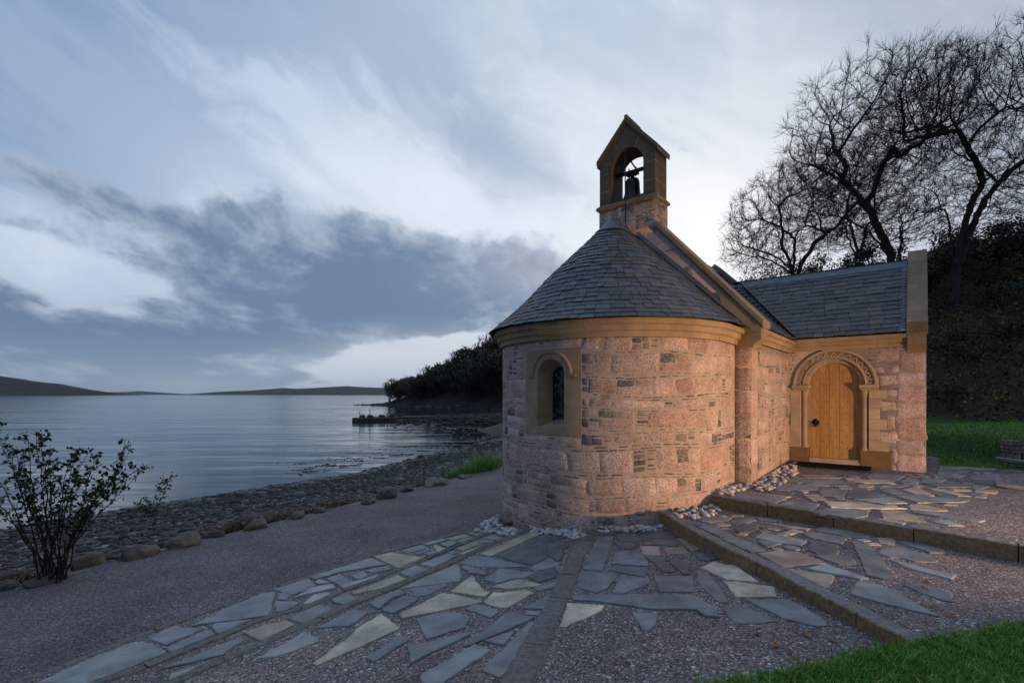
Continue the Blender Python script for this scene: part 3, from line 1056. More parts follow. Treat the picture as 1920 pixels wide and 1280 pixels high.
def build_belfry():
    rng = random.Random(8)
    B = MB()
    y0, y1 = -.015, .545
    mp = lambda u, v, d: (u, y0 + d, v)
    col = (.165, .125, .088)
    n = 48
    hw = .36
    hole = arch_loop(0, hw, 5.70, 6.40, n)
    hole = [p for p in hole]
    # body: front and back faces with the arch cut through
    outer = []
    for u, v in hole:
        outer.append((u, v))
    E, TP = 6.62, 7.27
    W = .605
    def outl(u, v):
        du, dv = u, v - 6.25
        best = 1e9
        segs = [((-W, 5.68), (-W, E)), ((-W, E), (0, TP)), ((0, TP), (W, E)), ((W, E), (W, 5.68)), ((W, 5.68), (-W, 5.68))]
        for (ax, az), (bx, bz) in segs:
            ex, ez = bx - ax, bz - az
            den = du * ez - dv * ex
            if abs(den) < 1e-9: continue
            t = (ax * ez - (az - 6.25) * ex) / den
            s = (ax * dv - (az - 6.25) * du) / den
            if t > 0 and -1e-6 <= s <= 1 + 1e-6: best = min(best, t)
        return (du * best, 6.25 + dv * best)
    out = [outl(u, v) for u, v in hole]
    for cu, cv in ((-W, 5.68), (W, 5.68), (-W, E), (W, E), (0, TP)):
        i = min(range(n), key=lambda k: (out[k][0] - cu) ** 2 + (out[k][1] - cv) ** 2); out[i] = (cu, cv)
    d1 = y1 - y0
    B.loops([[mp(u, v, 0) for u, v in out], [mp(u, v, d1) for u, v in out]], col)
    B.loops([[mp(u, v, 0) for u, v in out], [mp(u, v, 0) for u, v in hole], [mp(u, v, d1) for u, v in hole], [mp(u, v, d1) for u, v in out]], col)
    # pale joints
    for zj in (5.98, 6.34):
        for a, b in ((-W, -hw), (hw, W)): B.box(a, b, zj - .004, zj + .004, -.002, .0, (.46, .37, .26), lambda u, v, d: mp(u, v, d))
        B.box(.0, d1, zj - .004, zj + .004, .0, .002, (.46, .37, .26), lambda u, v, d: (W + d, y0 + u, v))
    for t in (62, 118, 20, 160):
        c, s = math.cos(R(t)), math.sin(R(t))
        ln = .34 if t in (62, 118) else .2
        p0, p1 = (hw * c, 6.40 + hw * s), ((hw + ln) * c, 6.40 + (hw + ln) * s)
        B.loops([[mp(p[0] - s * .004, p[1] + c * .004, -.002), mp(p[0] + s * .004, p[1] - c * .004, -.002)] for p in (p0, p1)], (.46, .37, .26), False)
    b = B.build('belfry', M['sandstone'], chapel)
    # base moulding all round
    Mo = MB()
    sec = [(0, 5.60), (.045, 5.605), (.055, 5.63), (.052, 5.66), (.02, 5.70), (0, 5.705)]
    def ring(d, z): return [(-.61 - d, y0 - d, z), (.61 + d, y0 - d, z), (.61 + d, y1 + d, z), (-.61 - d, y1 + d, z)]
    Mo.loops([ring(d, z) for d, z in sec], (.28, .205, .125), True, True, True)
    Mo.build('base_moulding', M['sandstone'], b)
    # saddle coping of the little roof
    Cp = MB()
    th = .075
    sl = (TP - E) / W
    ov = .055
    def rake(sg):
        ex = sg * (W + ov); ez = E - ov * sl
        return [(ex, ez), (0, TP), (0, TP + th * 1.35), (ex * 1.0, ez + th * 1.05)]
    for sg in (-1, 1):
        Cp.prism(rake(sg), -.045, d1 + .045, mp, jitc((.20, .155, .105), rng, .05))
        r2 = [(p[0], p[1] - .045) for p in rake(sg)[:2]] + [(p[0], p[1]) for p in rake(sg)[:2]][::-1]
        Cp.prism(r2, -.020, d1 + .02, mp, jitc((.20, .155, .105), rng, .05))
    Cp.box(-.035, .035, TP + .06, TP + .14, -.05, d1 + .05, (.26, .2, .14), lambda u, v, d: mp(u, v, d), .015)
    Cp.build('saddle_coping', M['sandstone'], b)
    # lightning conductor up the front
    Lr = MB()
    Lr.tube([(.0, -.05, 4.98), (.0, -.06, 5.6), (.0, -.075, 6.62)], .013, 6, (1, 1, 1))
    Lr.build('lightning_conductor', M['bronze'], chapel)


def build_bell():
    c = Vector((OX, OY, 0)) + Vector((NV[0], NV[1], 0)) * .26
    be = empty('bell', (c.x, c.y, 5.76), ROT)
    tag(be, 'dark bronze bell hanging in the arch of the belfry', 'bell')
    b = MB()
    prof = [(.222, 0), (.225, .012), (.212, .03), (.185, .075), (.163, .14), (.150, .23), (.145, .34), (.140, .40), (.122, .445), (.075, .465), (.045, .47), (.04, .52), (.0, .525)]
    b.lathe(prof, 32)
    b.lathe([(.205, .004), (.165, .08), (.14, .2), (.125, .4), (.0, .43)], 32)
    b.build('bell_body', M['bronze'], be, smooth=True)
    h = MB()
    h.box(-.37, .37, -.035, .035, .575, .640, (1, 1, 1), None, .008)
    for sg in (-.07, .07): h.tube([(sg, 0, .50), (sg * 1.1, 0, .66), (sg * 1.1, 0, .69)], .014, 6)
    h.box(-.13, .13, -.05, .05, .53, .575, (1, 1, 1), None, .008)
    h.build('headstock', M['iron'], be)
    l = MB()
    l.tube([(.09, .0, .62), (-.02, .02, .80), (-.08, .03, .92)], .017, 6)
    l.build('rope_lever', M['iron'], be)
    k = MB(); k.tube([(0, 0, .40), (.01, 0, .10), (.01, 0, .03)], [.012, .014, .03], 8)
    k.build('clapper', M['iron'], be)


def build_nave():
    rng = random.Random(9)
    W = MB()
    W.box(-2.33, 2.33, .551, 6.07, -1.2, 2.96, MORT)
    masonry(W, .40, 3.10, -.1, 2.68, m_nave, rng, big=.50, hmin=.13, hmax=.30)
    W.build('nave_wall', M['masonry'], chapel, smooth=True, recalc=False)
    C = MB()
    prof = [(-.02, 2.70), (.045, 2.70), (.055, 2.715), (.055, 2.765), (.075, 2.78), (.105, 2.79), (.105, 2.85), (.125, 2.865), (.16, 2.875), (.16, 2.945), (-.02, 2.955)]
    for a, b in ((.405, 1.2), (1.206, 2.1), (2.106, 3.12 - .05)):
        C.loops([[m_nave(u, z, d) for d, z in prof] for u in (a, b)], jitc(SAND, rng, .06), True, True, True)
    C.loops([[m_nave(u, z, d - .004) for d, z in prof] for u in (.41, 3.1)], PALE, True, True, True)
    for a, b in ((.03, .75), (.756, 1.55), (1.556, 2.06)):
        C.loops([[m_porch(u, z + .03, d) for d, z in prof] for u in (a, b)], jitc(SAND, rng, .06), True, True, True)
    C.loops([[m_porch(u, z + .03, d - .004) for d, z in prof] for u in (.0, 2.06)], PALE, True, True, True)
    C.build('cornice', M['sandstone'], chapel)
    # nave roof
    T = MB()
    sl = math.atan(.95); ZR = 2.93
    for sg in (-1, 1):
        def f(a, s, d): return (sg * (2.52 - s * math.cos(sl) + d * math.sin(sl)), a, ZR + s * math.sin(sl) + d * math.cos(sl))
        TOP = 2.52 / math.cos(sl)
        T.loops([[f(.46, 0, 0), f(5.66, 0, 0)], [f(.46, TOP, 0), f(5.66, TOP, 0)]], (.05, .055, .06), False)
        s = 0
        while s < TOP - .15:
            a = .47
            while a < 5.62:
                b = min(5.63, a + rng.uniform(.17, .32))
                slate(T, f, a + .003, b - .003, s, s + .25, rng); a = b
            s += .145
    o = T.build('nave_roof', M['slate'], chapel)
    Lm = MB()
    Lm.prism([(-.16, 5.19), (0, 5.35), (.16, 5.19), (.16, 5.23), (.03, 5.385), (-.03, 5.385), (-.16, 5.23)], -.56, -5.6, m_gable)
    Lm.build('lead_ridge', M['lead'], o)
    # west gable
    Wg = MB()
    Wg.prism([(-2.33, 2.9), (2.33, 2.9), (2.33, 3.08), (0, 5.40), (-2.33, 3.08)], -5.62, -6.08, m_gable, MORT)
    g = Wg.build('west_gable', M['masonry'], chapel)
    for sg in (-1, 1):
        C = MB()
        sec = lambda x: [(sg * x, y, 2.98 + (2.53 - x) + dz) for y, dz in ((5.57, -.10), (5.57, .04), (6.14, .04), (6.14, -.10))]
        C.loops([sec(0), sec(1.2)], (.30, .23, .15), True, True, True)
        C.loops([sec(1.204), sec(2.53)], (.32, .24, .15), True, True, True)
        C.build('skew_coping', M['sandstone'], g)


DC, DHW, DSP = .846, .458, 2.0          # door: centre along the porch wall, half width, springing


def build_porch():
    rng = random.Random(10)
    PWID = 2.336
    W = MB()
    n = 60
    hole = arch_loop(DC, .60, .30, DSP, n)
    # wall face round the doorway
    out = snap_corners(rect_match(hole, DC, 1.3, 0, PWID, -.3, 2.99), 0, PWID, -.3, 2.99)
    W.loops([[m_porch(u, v, 0) for u, v in out], [m_porch(u, v, 0) for u, v in hole], [m_porch(u, v, -.30) for u, v in hole], [m_porch(u, v, -.30) for u, v in out], [m_porch(u, v, 0) for u, v in out]], MORT)
    W.box(2.33, 4.666, 3.45, 5.62, -.3, 2.98, MORT)
    jl = DC - .76; jr = DC + .76
    hol = [(DC - .77, DC + .80, -1, 2.0), (DC + .7, DC + .935, .66, .875), (DC + .7, DC + .905, 1.085, 1.30), (DC + .7, DC + .905, 1.70, 1.90), (DC - .60, DC + .60, 1.9, 2.77), (DC - .70, DC + .70, 1.9, 2.42), (DC - .745, DC + .745, 1.9, 2.24), (DC + .7, DC + .98, .28, .66), (DC + .7, DC + .95, .66, .87)]
    masonry(W, .01, 1.93, .25, 2.72, m_porch, rng, hol, big=.45, hmin=.12, hmax=.26)
    v = .24
    while v < 2.62:
        h = min(rng.uniform(.26, .42), 2.70 - v); wq = rng.choice((.38, .58, .44))
        if v > 2.0: wq = rng.choice((.38, .5))
        cc = jitc(GRAN[rng.choice((0, 3, 4, 1))], rng)
        stone(W, PWID - wq, PWID, v, v + h, m_porch, rng, cc, True, .010)
        stone(W, .0, .4, v, v + h, lambda u, vv, d: (4.666 + d, 3.12 + u, vv), rng, cc, True, .010)
        v += h + .012
    # gable end
    W.prism([(3.12, 2.9), (5.62, 2.9), (5.62, 3.05), (4.37, 4.44), (3.12, 3.05)], 4.36, 4.664, lambda u, v, d: (d, u, v), MORT)
    p = W.build('porch_wall', M['masonry'], chapel, smooth=True, recalc=False)
    # roof
    T = MB()
    sl = math.atan(1.13); ZR = 3.0
    YR = 4.37
    for sg in (1, -1):
        def f(a, s, d):
            o = 1.43 - s * math.cos(sl) + d * math.sin(sl)
            return (a, YR - sg * o, ZR + s * math.sin(sl) + d * math.cos(sl))
        TOP = 1.43 / math.cos(sl)
        # the slope runs into the nave roof along a valley
        def a_min(s):
            z = ZR + s * math.sin(sl); return max(.1, 2.52 - (z - 2.93) / .95)
        T.loops([[f(a_min(0), 0, 0), f(4.37, 0, 0)], [f(a_min(TOP), TOP, 0), f(4.37, TOP, 0)]], (.05, .055, .06), False)
        s = -.02
        while s < TOP - .10:
            a = a_min(max(s, 0)) - .02; first = True
            while a < 4.36:
                w = rng.uniform(.17, .34)
                if first: w *= rng.uniform(.4, 1); first = False
                b = min(4.365, a + w)
                if 4.365 - b < .06: b = 4.365
                slate(T, f, a + .005, b - .005, s, s + .23, rng, .016); a = b
            s += .135
    o = T.build('porch_roof', M['slate'], chapel)
    Lm = MB()
    zt = ZR + 1.43 * 1.13
    Lm.loops([[(x, YR - .17, zt - .15), (x, YR - .16, zt - .11), (x, YR - .03, zt + .045), (x, YR + .03, zt + .045), (x, YR + .16, zt - .11)] for x in (1.0, 4.37)], (1, 1, 1), False)
    # lead valley
    va = [Vector((2.52, YR - 1.43, 3.0)), Vector((1.05, YR - .0, 3.0 + 1.6))]
    Lm.loops([[tuple(q + Vector((-.12, -.02, .155))), tuple(q + Vector((0, 0, .035))), tuple(q + Vector((.13, .03, .035)))] for q in va], (1, 1, 1), False)
    # mortar and lead flashing against the gable coping
    Lm.build('lead_ridge', M['lead'], o)
    Fm = MB()
    for k in range(26):
        s0 = TOP * k / 26; q = f(4.345, s0, .03)
        for sgn in (1,):
            q = (4.345 + rng.uniform(-.02, .01), YR - (1.43 - s0 * math.cos(sl)), ZR + s0 * math.sin(sl) + .03)
            Fm.box(q[0] - .05, 4.385, q[1] - .02, q[1] + .06, q[2] - .02, q[2] + rng.uniform(.02, .05), (.34, .34, .33), None, .012)
    Fm.build('mortar_fillet', M['sandstone'], o)
    # gable coping with its kneeler
    C = MB()
    def cz(y): return 3.0 + 1.13 * (1.46 - abs(y - YR)) + .20
    for sg in (1, -1):
        cuts = [0.0, .28, .72, 1.30, 1.48]
        for a, b in zip(cuts[:-1], cuts[1:]):
            sec = lambda q: [(4.385, YR - sg * q, cz(YR - sg * q) - .24), (4.385, YR - sg * q, cz(YR - sg * q)), (4.70, YR - sg * q, cz(YR - sg * q)), (4.70, YR - sg * q, cz(YR - sg * q) - .24)]
            C.loops([sec(a), sec(b - .005)], jitc((.30, .225, .15), rng, .06), True, True, True)
        C.loops([[(x, YR - sg * q, cz(YR - sg * q) - dz) for x, dz in ((4.39, .23), (4.39, .006), (4.695, .006), (4.695, .23))] for q in (0, 1.475)], PALE, True, True, True)
    C.build('skew_coping', M['sandstone'], p)
    Kn = MB()
    kx = lambda u, v, d: (4.395 + u * .285, 3.12 - d, v)
    Kn.prism([(0, 2.96), (1, 2.96), (1, 3.13), (0, 3.13)], .19, -.3, kx, (.28, .205, .13))
    Kn.loops([[(4.395, 3.12 - d, z), (4.68, 3.12 - d, z), (4.68, 3.3, z), (4.395, 3.3, z)] for d, z in ((.03, 2.60), (.045, 2.66), (.10, 2.72), (.15, 2.75), (.175, 2.755), (.175, 2.955))], (.29, .215, .135), True, True, True)
    Kn.build('kneeler', M['sandstone'], p)


def build_doorway():
    rng = random.Random(11)
    S_ = MB()
    pi = math.pi
    N = 40
    def arc(sec, col, r_off=0.0, a0=0.0, a1=pi, n=N):
        S_.loops([[m_porch(DC + r * math.cos(a0 + (a1 - a0) * k / n), DSP + r * math.sin(a0 + (a1 - a0) * k / n), d) for r, d in sec] for k in range(n + 1)], col, True, True, True)
    cs = (.40, .305, .21)
    # inner order with a rounded edge, in voussoirs
    nv = 7
    for k in range(nv):
        a0, a1 = pi * k / nv + .004, pi * (k + 1) / nv - .004
        arc([(.458, -.24), (.458, -.085), (.468, -.07), (.50, -.062), (.545, -.060), (.565, -.02), (.565, -.24)], jitc(cs, rng, .06), 0, a0, a1, 9)
    # chevron order: a ring with a sunk ground
    for k in range(9):
        a0, a1 = pi * k / 9 + .003, pi * (k + 1) / 9 - .003
        arc([(.545, -.15), (.545, .000), (.715, .000), (.715, -.15)], jitc(cs, rng, .06), 0, a0, a1, 7)
    # zigzag roll standing on the ground of the ring
    nz = 30
    zz = []
    for k in range(nz + 1):
        a = pi * (k) / nz
        r = .592 if k % 2 == 0 else .688
        zz.append((DC + r * math.cos(a), DSP + r * math.sin(a)))
    for i in range(nz):
        (u0, v0), (u1, v1) = zz[i], zz[i + 1]
        dx, dy = u1 - u0, v1 - v0; l = math.hypot(dx, dy); px_, py_ = -dy / l * .013, dx / l * .013
        e = .006 / l
        u0e, v0e, u1e, v1e = u0 - dx * e, v0 - dy * e, u1 + dx * e, v1 + dy * e
        S_.loops([[m_porch(uu - px_, vv - py_, .0), m_porch(uu, vv, .012), m_porch(uu + px_, vv + py_, .0)] for uu, vv in ((u0e, v0e), (u1e, v1e))], cs, True, True, True)
    # frame rolls
    arc([(.695, -.01), (.695, .036), (.715, .050), (.742, .048), (.757, .024), (.757, -.03)], cs)
    arc([(.540, -.01), (.540, .022), (.552, .034), (.566, .022), (.566, -.01)], cs)
    # dark sunk triangles between the chevrons
    # imposts
    for sg in (-1, 1):
        a, b = sorted((DC + sg * .44, DC + sg * .775))
        S_.box(a, b, 1.925, 2.0, -.20, .052, jitc(cs, rng, .05), m_porch, .008)
        a, b = sorted((DC + sg * .455, DC + sg * .765))
        S_.box(a, b, 1.885, 1.924, -.20, .030, jitc(cs, rng, .05), m_porch, .012)
        # inner jamb behind the column
        vz = .66
        for h in (.30, .26, .38, .285):
            a, b = sorted((DC + sg * .458, DC + sg * .612))
            S_.box(a, b, vz + .002, vz + h - .002, -.24, -.125, jitc(cs, rng, .08), m_porch, .004)
            vz += h
        # outer jamb blocks, alternately long and short
        vz = .66; wl = [.93, .795, .90, .785, .80, .90] if sg > 0 else [.80, .80, .80, .80, .80, .80]
        for i, h in enumerate((.215, .21, .215, .215, .19, .18)):
            a, b = sorted((DC + sg * .605, DC + sg * wl[i]))
            S_.box(a, b, vz + .002, vz + h - .002, -.24, .006, jitc((.44, .335, .235), rng, .07), m_porch, .004)
            vz += h
        # damp brown plinth block
        a, b = sorted((DC + sg * .462, DC + sg * (.975 if sg > 0 else .80)))
        S_.box(a, b, .20, .658, -.24, .016 if sg > 0 else .02, (.19, .12, .055), m_porch, .005)
    # soffit bedding (pale joints)
    S_.loops([[m_porch(DC + r * math.cos(pi * k / N), DSP + r * math.sin(pi * k / N), d) for r, d in ((.461, -.235), (.461, -.09), (.55, -.065), (.70, -.004), (.70, -.2))] for k in range(N + 1)], PALE, True, True, True)
    s = S_.build('door_surround', M['sandstone'], chapel)
    for sg in (-1, 1):
        Cc = MB()
        cu, cd = DC + sg * .535, -.060
        c0 = m_porch(cu, 0, cd)
        Cc.lathe([(.075, .60), (.075, .66), (.066, .675), (.07, .69), (.056, .71), (.050, .73), (.050, 1.74), (.056, 1.75), (.058, 1.765), (.052, 1.775), (.060, 1.80), (.075, 1.85), (.080, 1.886)], 20, c0[0], c0[1], cs, True, True)
        Cc.build('column', M['sandstone'], s, smooth=True)
    # threshold
    T = MB()
    T.box(DC - .458, DC + .458, .18, .445, -.30, -.02, (.44, .335, .27), m_porch, .012)
    T.build('threshold', M['masonry'], s)
    # door of oak boards
    D = MB()
    nb = 5
    for k in range(nb):
        a = DC - DHW + 2 * DHW * k / nb; b = DC - DHW + 2 * DHW * (k + 1) / nb
        top = lambda u: DSP + math.sqrt(max(0, (DHW + .01) ** 2 - (u - DC) ** 2))
        us = [a + .0025 + (b - a - .005) * i / 8 for i in range(9)]
        poly = [(us[0], .449), (us[-1], .449)] + [(u, top(u)) for u in reversed(us)]
        D.prism(poly, -.20, -.155, m_porch, jitc((.43, .245, .085), rng, .06))
    D.prism([(DC - .45, .45), (DC + .45, .45)] + [(DC + .45 * math.cos(pi * k / 20), DSP + .45 * math.sin(pi * k / 20)) for k in range(21)], -.21, -.185, m_porch, (.06, .03, .012))
    # rows of iron studs
    v = .55; row = 0
    while v < 2.42:
        for k in range(nb * 2):
            if (k + row) % 2: continue
            u = DC - DHW + 2 * DHW * (k + .5) / (nb * 2)
            if v > DSP and (u - DC) ** 2 + (v - DSP) ** 2 > (DHW - .04) ** 2: continue
            r = .013
            D.add([m_porch(u - r, v, -.156), m_porch(u, v - r, -.156), m_porch(u + r, v, -.156), m_porch(u, v + r, -.156), m_porch(u, v, -.146)], [(0, 1, 4), (1, 2, 4), (2, 3, 4), (3, 0, 4)], (1, 1, 1), 1)
        v += .122; row += 1
    d = D.build('door', [M['oak'], M['iron']], chapel)
    H = MB()
    hu, hv = DC - .345, 1.20
    for k in range(4):
        t = k * pi / 2 + pi / 4 * 0
        cu, cv = hu + .036 * math.cos(t), hv + .036 * math.sin(t)
        H.loops([[m_porch(cu + r * math.cos(2 * pi * i / 14), cv + r * math.sin(2 * pi * i / 14), dd) for i in range(14)] for r, dd in ((.040, -.155), (.040, -.148), (.028, -.143))], (1, 1, 1), True, False, True)
    H.loops([[m_porch(hu + r * math.cos(2 * pi * i / 12), hv + r * math.sin(2 * pi * i / 12), dd) for i in range(12)] for r, dd in ((.026, -.145), (.022, -.118), (.008, -.112))], (1, 1, 1), True, False, True)
    H.build('handle_plate', M['iron'], d)
    H = MB()
    H.tube([m_porch(hu + .060 * math.sin(2 * pi * i / 24), hv - .048 - .060 * math.cos(2 * pi * i / 24) + .012, -.122) for i in range(25)], .0085, 8)
    H.build('ring_handle', M['iron'], d)
    # mat
    mt = MB()
    mt.box(DC - .62, DC + .66, .0, .03, .08, .56, (1, 1, 1), lambda u, z, dd: (2.33 + u, 3.12 - dd, z), .008)
    m_ = mt.build('doormat', M['rubber'])
    m_.location = (OX, OY, zU(OX + 3.2 * RV[0] + 2.8 * NV[0], OY + 3.2 * RV[1] + 2.8 * NV[1]) + .028); m_.rotation_euler = (0, 0, ROT)
    tag(m_, 'long black doormat lying before the oak door', 'doormat')


build_apse(); build_window(); build_cone(); build_gable(); build_belfry(); build_bell(); build_nave(); build_porch(); build_doorway()


# ------------------------------------------------------------------ paving
BL, BD, LB, TN, BF, PK = (.200, .208, .212), (.130, .135, .142), (.295, .30, .30), (.34, .285, .225), (.50, .44, .335), (.44, .34, .295)
Z1, Z2, Z3, Z4, Z5, Z6, Z7, Z8, Z9, ZA, ZB, ZC, ZD = (560, 980), (800, 980), (1080, 970), (1300, 940), (1500, 1000), (1340, 860), (1620, 850), (40, 1080), (320, 1080), (580, 1080), (800, 1080), (1050, 1080), (1340, 1080)
FLAGS = [
 # outer band, middle band, inner band, front fan
 (Z1, BL, '130,660 850,430 1070,505 500,600 200,688'), (Z9, BL, '1230,165 1660,30 1750,130 1450,235'), (Z1, TN, '900,408 1100,360 1500,420 1190,545'),
 (Z1, BL, '1215,335 1480,262 1580,305 1300,365'), (Z1, LB, '1480,258 1740,198 1765,218 1550,275'), (Z1, BL, '1410,375 1560,312 1590,332 1440,385'),
 (Z1, BL, '1490,370 1600,335 1680,350 1560,395'), (Z1, BF, '1610,290 1640,265 1760,315 1670,350'), (Z1, BL, '1690,262 1850,215 1910,245 1790,300'),
 (Z1, BL, '800,585 1075,515 1135,560 880,612'), (Z1, BL, '600,640 760,580 800,590 830,640 720,685'), (Z1, BL, '330,672 490,625 640,710 490,758'),
 (Z1, LB, '490,765 640,715 980,630 940,660 540,790'), (Z1, LB, '200,705 250,682 390,722 280,740 210,735'), (Z1, LB, '-66,911 140,790 400,740 440,790 160,850 0,895'),
 (Z1, LB, '50,990 170,880 310,840 410,845 330,890 110,985'), (Z1, BL, '395,930 560,858 710,920 540,1005 430,965'), (Z1, TN, '640,840 1190,625 1290,680 980,790 660,860'),
 (Z1, BL, '1210,605 1390,520 1570,570 1350,655'), (Z1, BL, '1450,500 1790,375 1910,400 1620,540'), (Z1, BL, '1775,355 1860,335 1915,360 1850,385'),
 (Z1, BL, '-136,1150 245,985 440,1040 60,1220'), (Z1, BL, '200,1270 500,1120 640,1055 840,1070 740,1160 600,1245 430,1250'), (Z1, BL, '840,970 1190,810 1290,850 1090,930 960,1050'),
 (Z1, BL, '985,1060 1250,880 1460,910 1300,1010 1140,1095'), (Z1, BL, '1240,790 1530,650 1905,497 1940,540 1945,705 1530,755'), (Z1, BL, '1350,795 1760,730 1800,745 1640,825 1560,870 1400,895'),
 (Z1, BF, '1210,1110 1720,850 1920,880 2216,955 1920,1020 1250,1155'), (ZA, BF, '50,1060 440,770 560,650 870,460 1085,630 530,890 90,1080'), (ZA, BL, '670,990 850,880 1060,720 1130,725 1200,765 780,1035'),
 (ZA, BL, '1180,850 1420,810 1880,690 1930,715 1860,745 1215,1055'), (ZA, BL, '1270,520 1600,440 1800,450 1930,500 1880,620 1410,765'), (Z9, LB, '1180,910 1450,770 1620,670 1790,780 1490,900 1240,975 1060,985'),
 (Z9, BL, '1300,220 1350,200 1440,240 1380,295 1280,285'), (Z9, BL, '1260,300 1540,320 1480,370 1330,435 1255,430'), (Z9, BL, '250,605 620,405 1120,205 1260,195 1175,480 520,565'),
 (Z9, BL, '490,595 560,570 1010,520 760,620 590,695 540,690'), (Z9, BL, '-292,740 60,595 130,620 390,635 -62,835'), (Z9, BL, '-52,870 440,655 530,705 10,920'),
 (Z9, BL, '41,1060 850,740 900,770 620,950 300,1030 -130,1130'), (Z9, BL, '830,880 920,815 960,840 880,900'), (Z9, TN, '870,690 1110,600 1400,545 1480,590 1090,790'),
 (Z9, TN, '0,1175 500,1020 600,1020 450,1075 100,1240 -50,1275'), (Z8, BL, '170,1290 900,960 1380,790 1560,810 1750,915 800,1300'), (ZB, BL, '-78,1200 580,825 780,900 200,1290 -30,1330'),
 (ZB, BL, '655,1140 1240,550 1360,555 1370,600 1320,680 890,1225'), (ZB, BL, '430,855 700,660 990,435 1300,510 1150,580 880,690 560,830'), (ZB, BL, '690,780 1060,670 920,830'),
 (ZB, BL, '465,400 560,340 700,360 870,435 760,510'), (ZB, BF, '680,320 800,205 900,210 1200,175 1300,210 960,385 870,385'), (Z2, BF, '290,825 540,635 690,820 760,840 680,890'),
 (Z2, TN, '790,770 880,740 1100,680 1390,745 1280,770 960,795'), (Z2, BL, '1160,1040 1350,940 1560,840 1480,1040'), (ZB, BL, '1200,420 1430,430 1400,480 1180,470'),
 (Z2, BL, '1290,790 1400,760 1640,690 1600,760 1340,830'), (Z2, BD, '1220,650 1300,610 1500,570 1560,600 1530,660 1330,720'), (Z2, BD, '1530,560 1720,540 1650,650 1630,670'),
 (Z2, BL, '680,690 870,550 1300,600 1200,660 1000,680 860,725'), (Z2, BL, '430,530 480,520 720,600 700,640 560,620 440,570'), (Z2, BL, '390,480 560,400 700,405 1220,525 1200,540 640,535'),
 (Z2, BL, '1250,560 1280,510 1480,430 1600,500 1500,540 1310,590'), (Z2, BD, '820,395 1050,320 1250,230 1430,240 1460,400 1280,510 1180,500'), (Z2, TN, '640,375 1000,220 1280,110 1380,135 780,400'),
 (Z2, BD, '1480,270 1560,220 1680,210 1690,300 1640,330 1620,450 1560,460 1490,420'), (Z2, BD, '1290,190 1400,150 1600,170 1640,190 1480,240'), (Z2, BD, '1750,200 1880,190 1850,280 1760,270'),
 (Z2, BD, '1680,420 1760,330 1810,330 1760,480 1700,490'), (Z2, BL, '620,235 640,205 830,215 760,260'), (Z2, BL, '680,190 760,150 980,190 900,215'), (Z2, BL, '480,130 580,100 680,140 640,175'),
 (Z2, TN, '225,200 470,140 515,170 330,210'), (Z2, BL, '340,220 540,175 590,190 430,240'), (Z2, TN, '345,310 570,230 680,250 430,345'), (Z2, TN, '385,375 690,265 720,270 460,385'),
 (Z3, BL, '85,625 260,230 450,235 320,650'), (Z3, BD, '250,205 300,130 490,130 480,220'), (Z3, BD, '520,170 560,140 1060,140 1240,230 1100,255 760,240 740,190'), (Z3, BD, '500,230 740,240 790,270 700,295 520,290'),
 (Z3, BD, '460,310 520,300 740,330 650,390 530,380'), (Z3, BL, '420,565 470,430 600,410 780,450 860,540 870,600'), (Z3, BL, '380,635 480,595 870,610 830,715 640,690'), (Z3, BL, '5,840 70,650 520,680 380,850 250,910'),
 (Z3, BL, '440,915 530,690 880,740 870,800 700,860 560,920'), (Z3, BL, '935,705 1410,710 1420,900 1000,895'), (ZC, BL, '130,240 1600,240 1900,420 1920,510 1740,490 1650,420 1060,400 560,330 160,290'),
 (ZC, BF, '85,335 530,360 500,420 70,620 0,610'), (ZC, BL, '860,435 1170,460 1150,580 1060,670 980,640'), (Z3, PK, '770,345 1000,355 1015,460 800,450'), (Z3, TN, '1060,370 1280,355 1360,430 1090,440'),
 (Z3, TN, '1205,260 1270,250 1500,380 1400,410'), (Z3, BD, '790,335 940,290 1180,280 1240,320 1200,345'), (Z3, BD, '850,480 1050,475 1110,580 1190,660 1040,660'), (Z3, BD, '1120,540 1230,505 1360,560 1360,690 1290,690'),
 (Z3, BD, '1430,450 1620,430 1730,500 1570,530 1480,510'), (Z3, BL, '1430,640 1540,640 1640,730 1830,1020 1720,1030 1500,840'), (Z4, BF, '80,795 250,725 390,770 480,760 790,975 400,940'),
 (Z4, BF, '370,975 520,970 990,1040 1000,1150 510,1160'), (ZD, BL, '370,290 900,290 1280,510 1360,600 1210,610 830,520'), (ZD, BL, '90,400 230,360 440,400 740,550 560,575 240,570')]
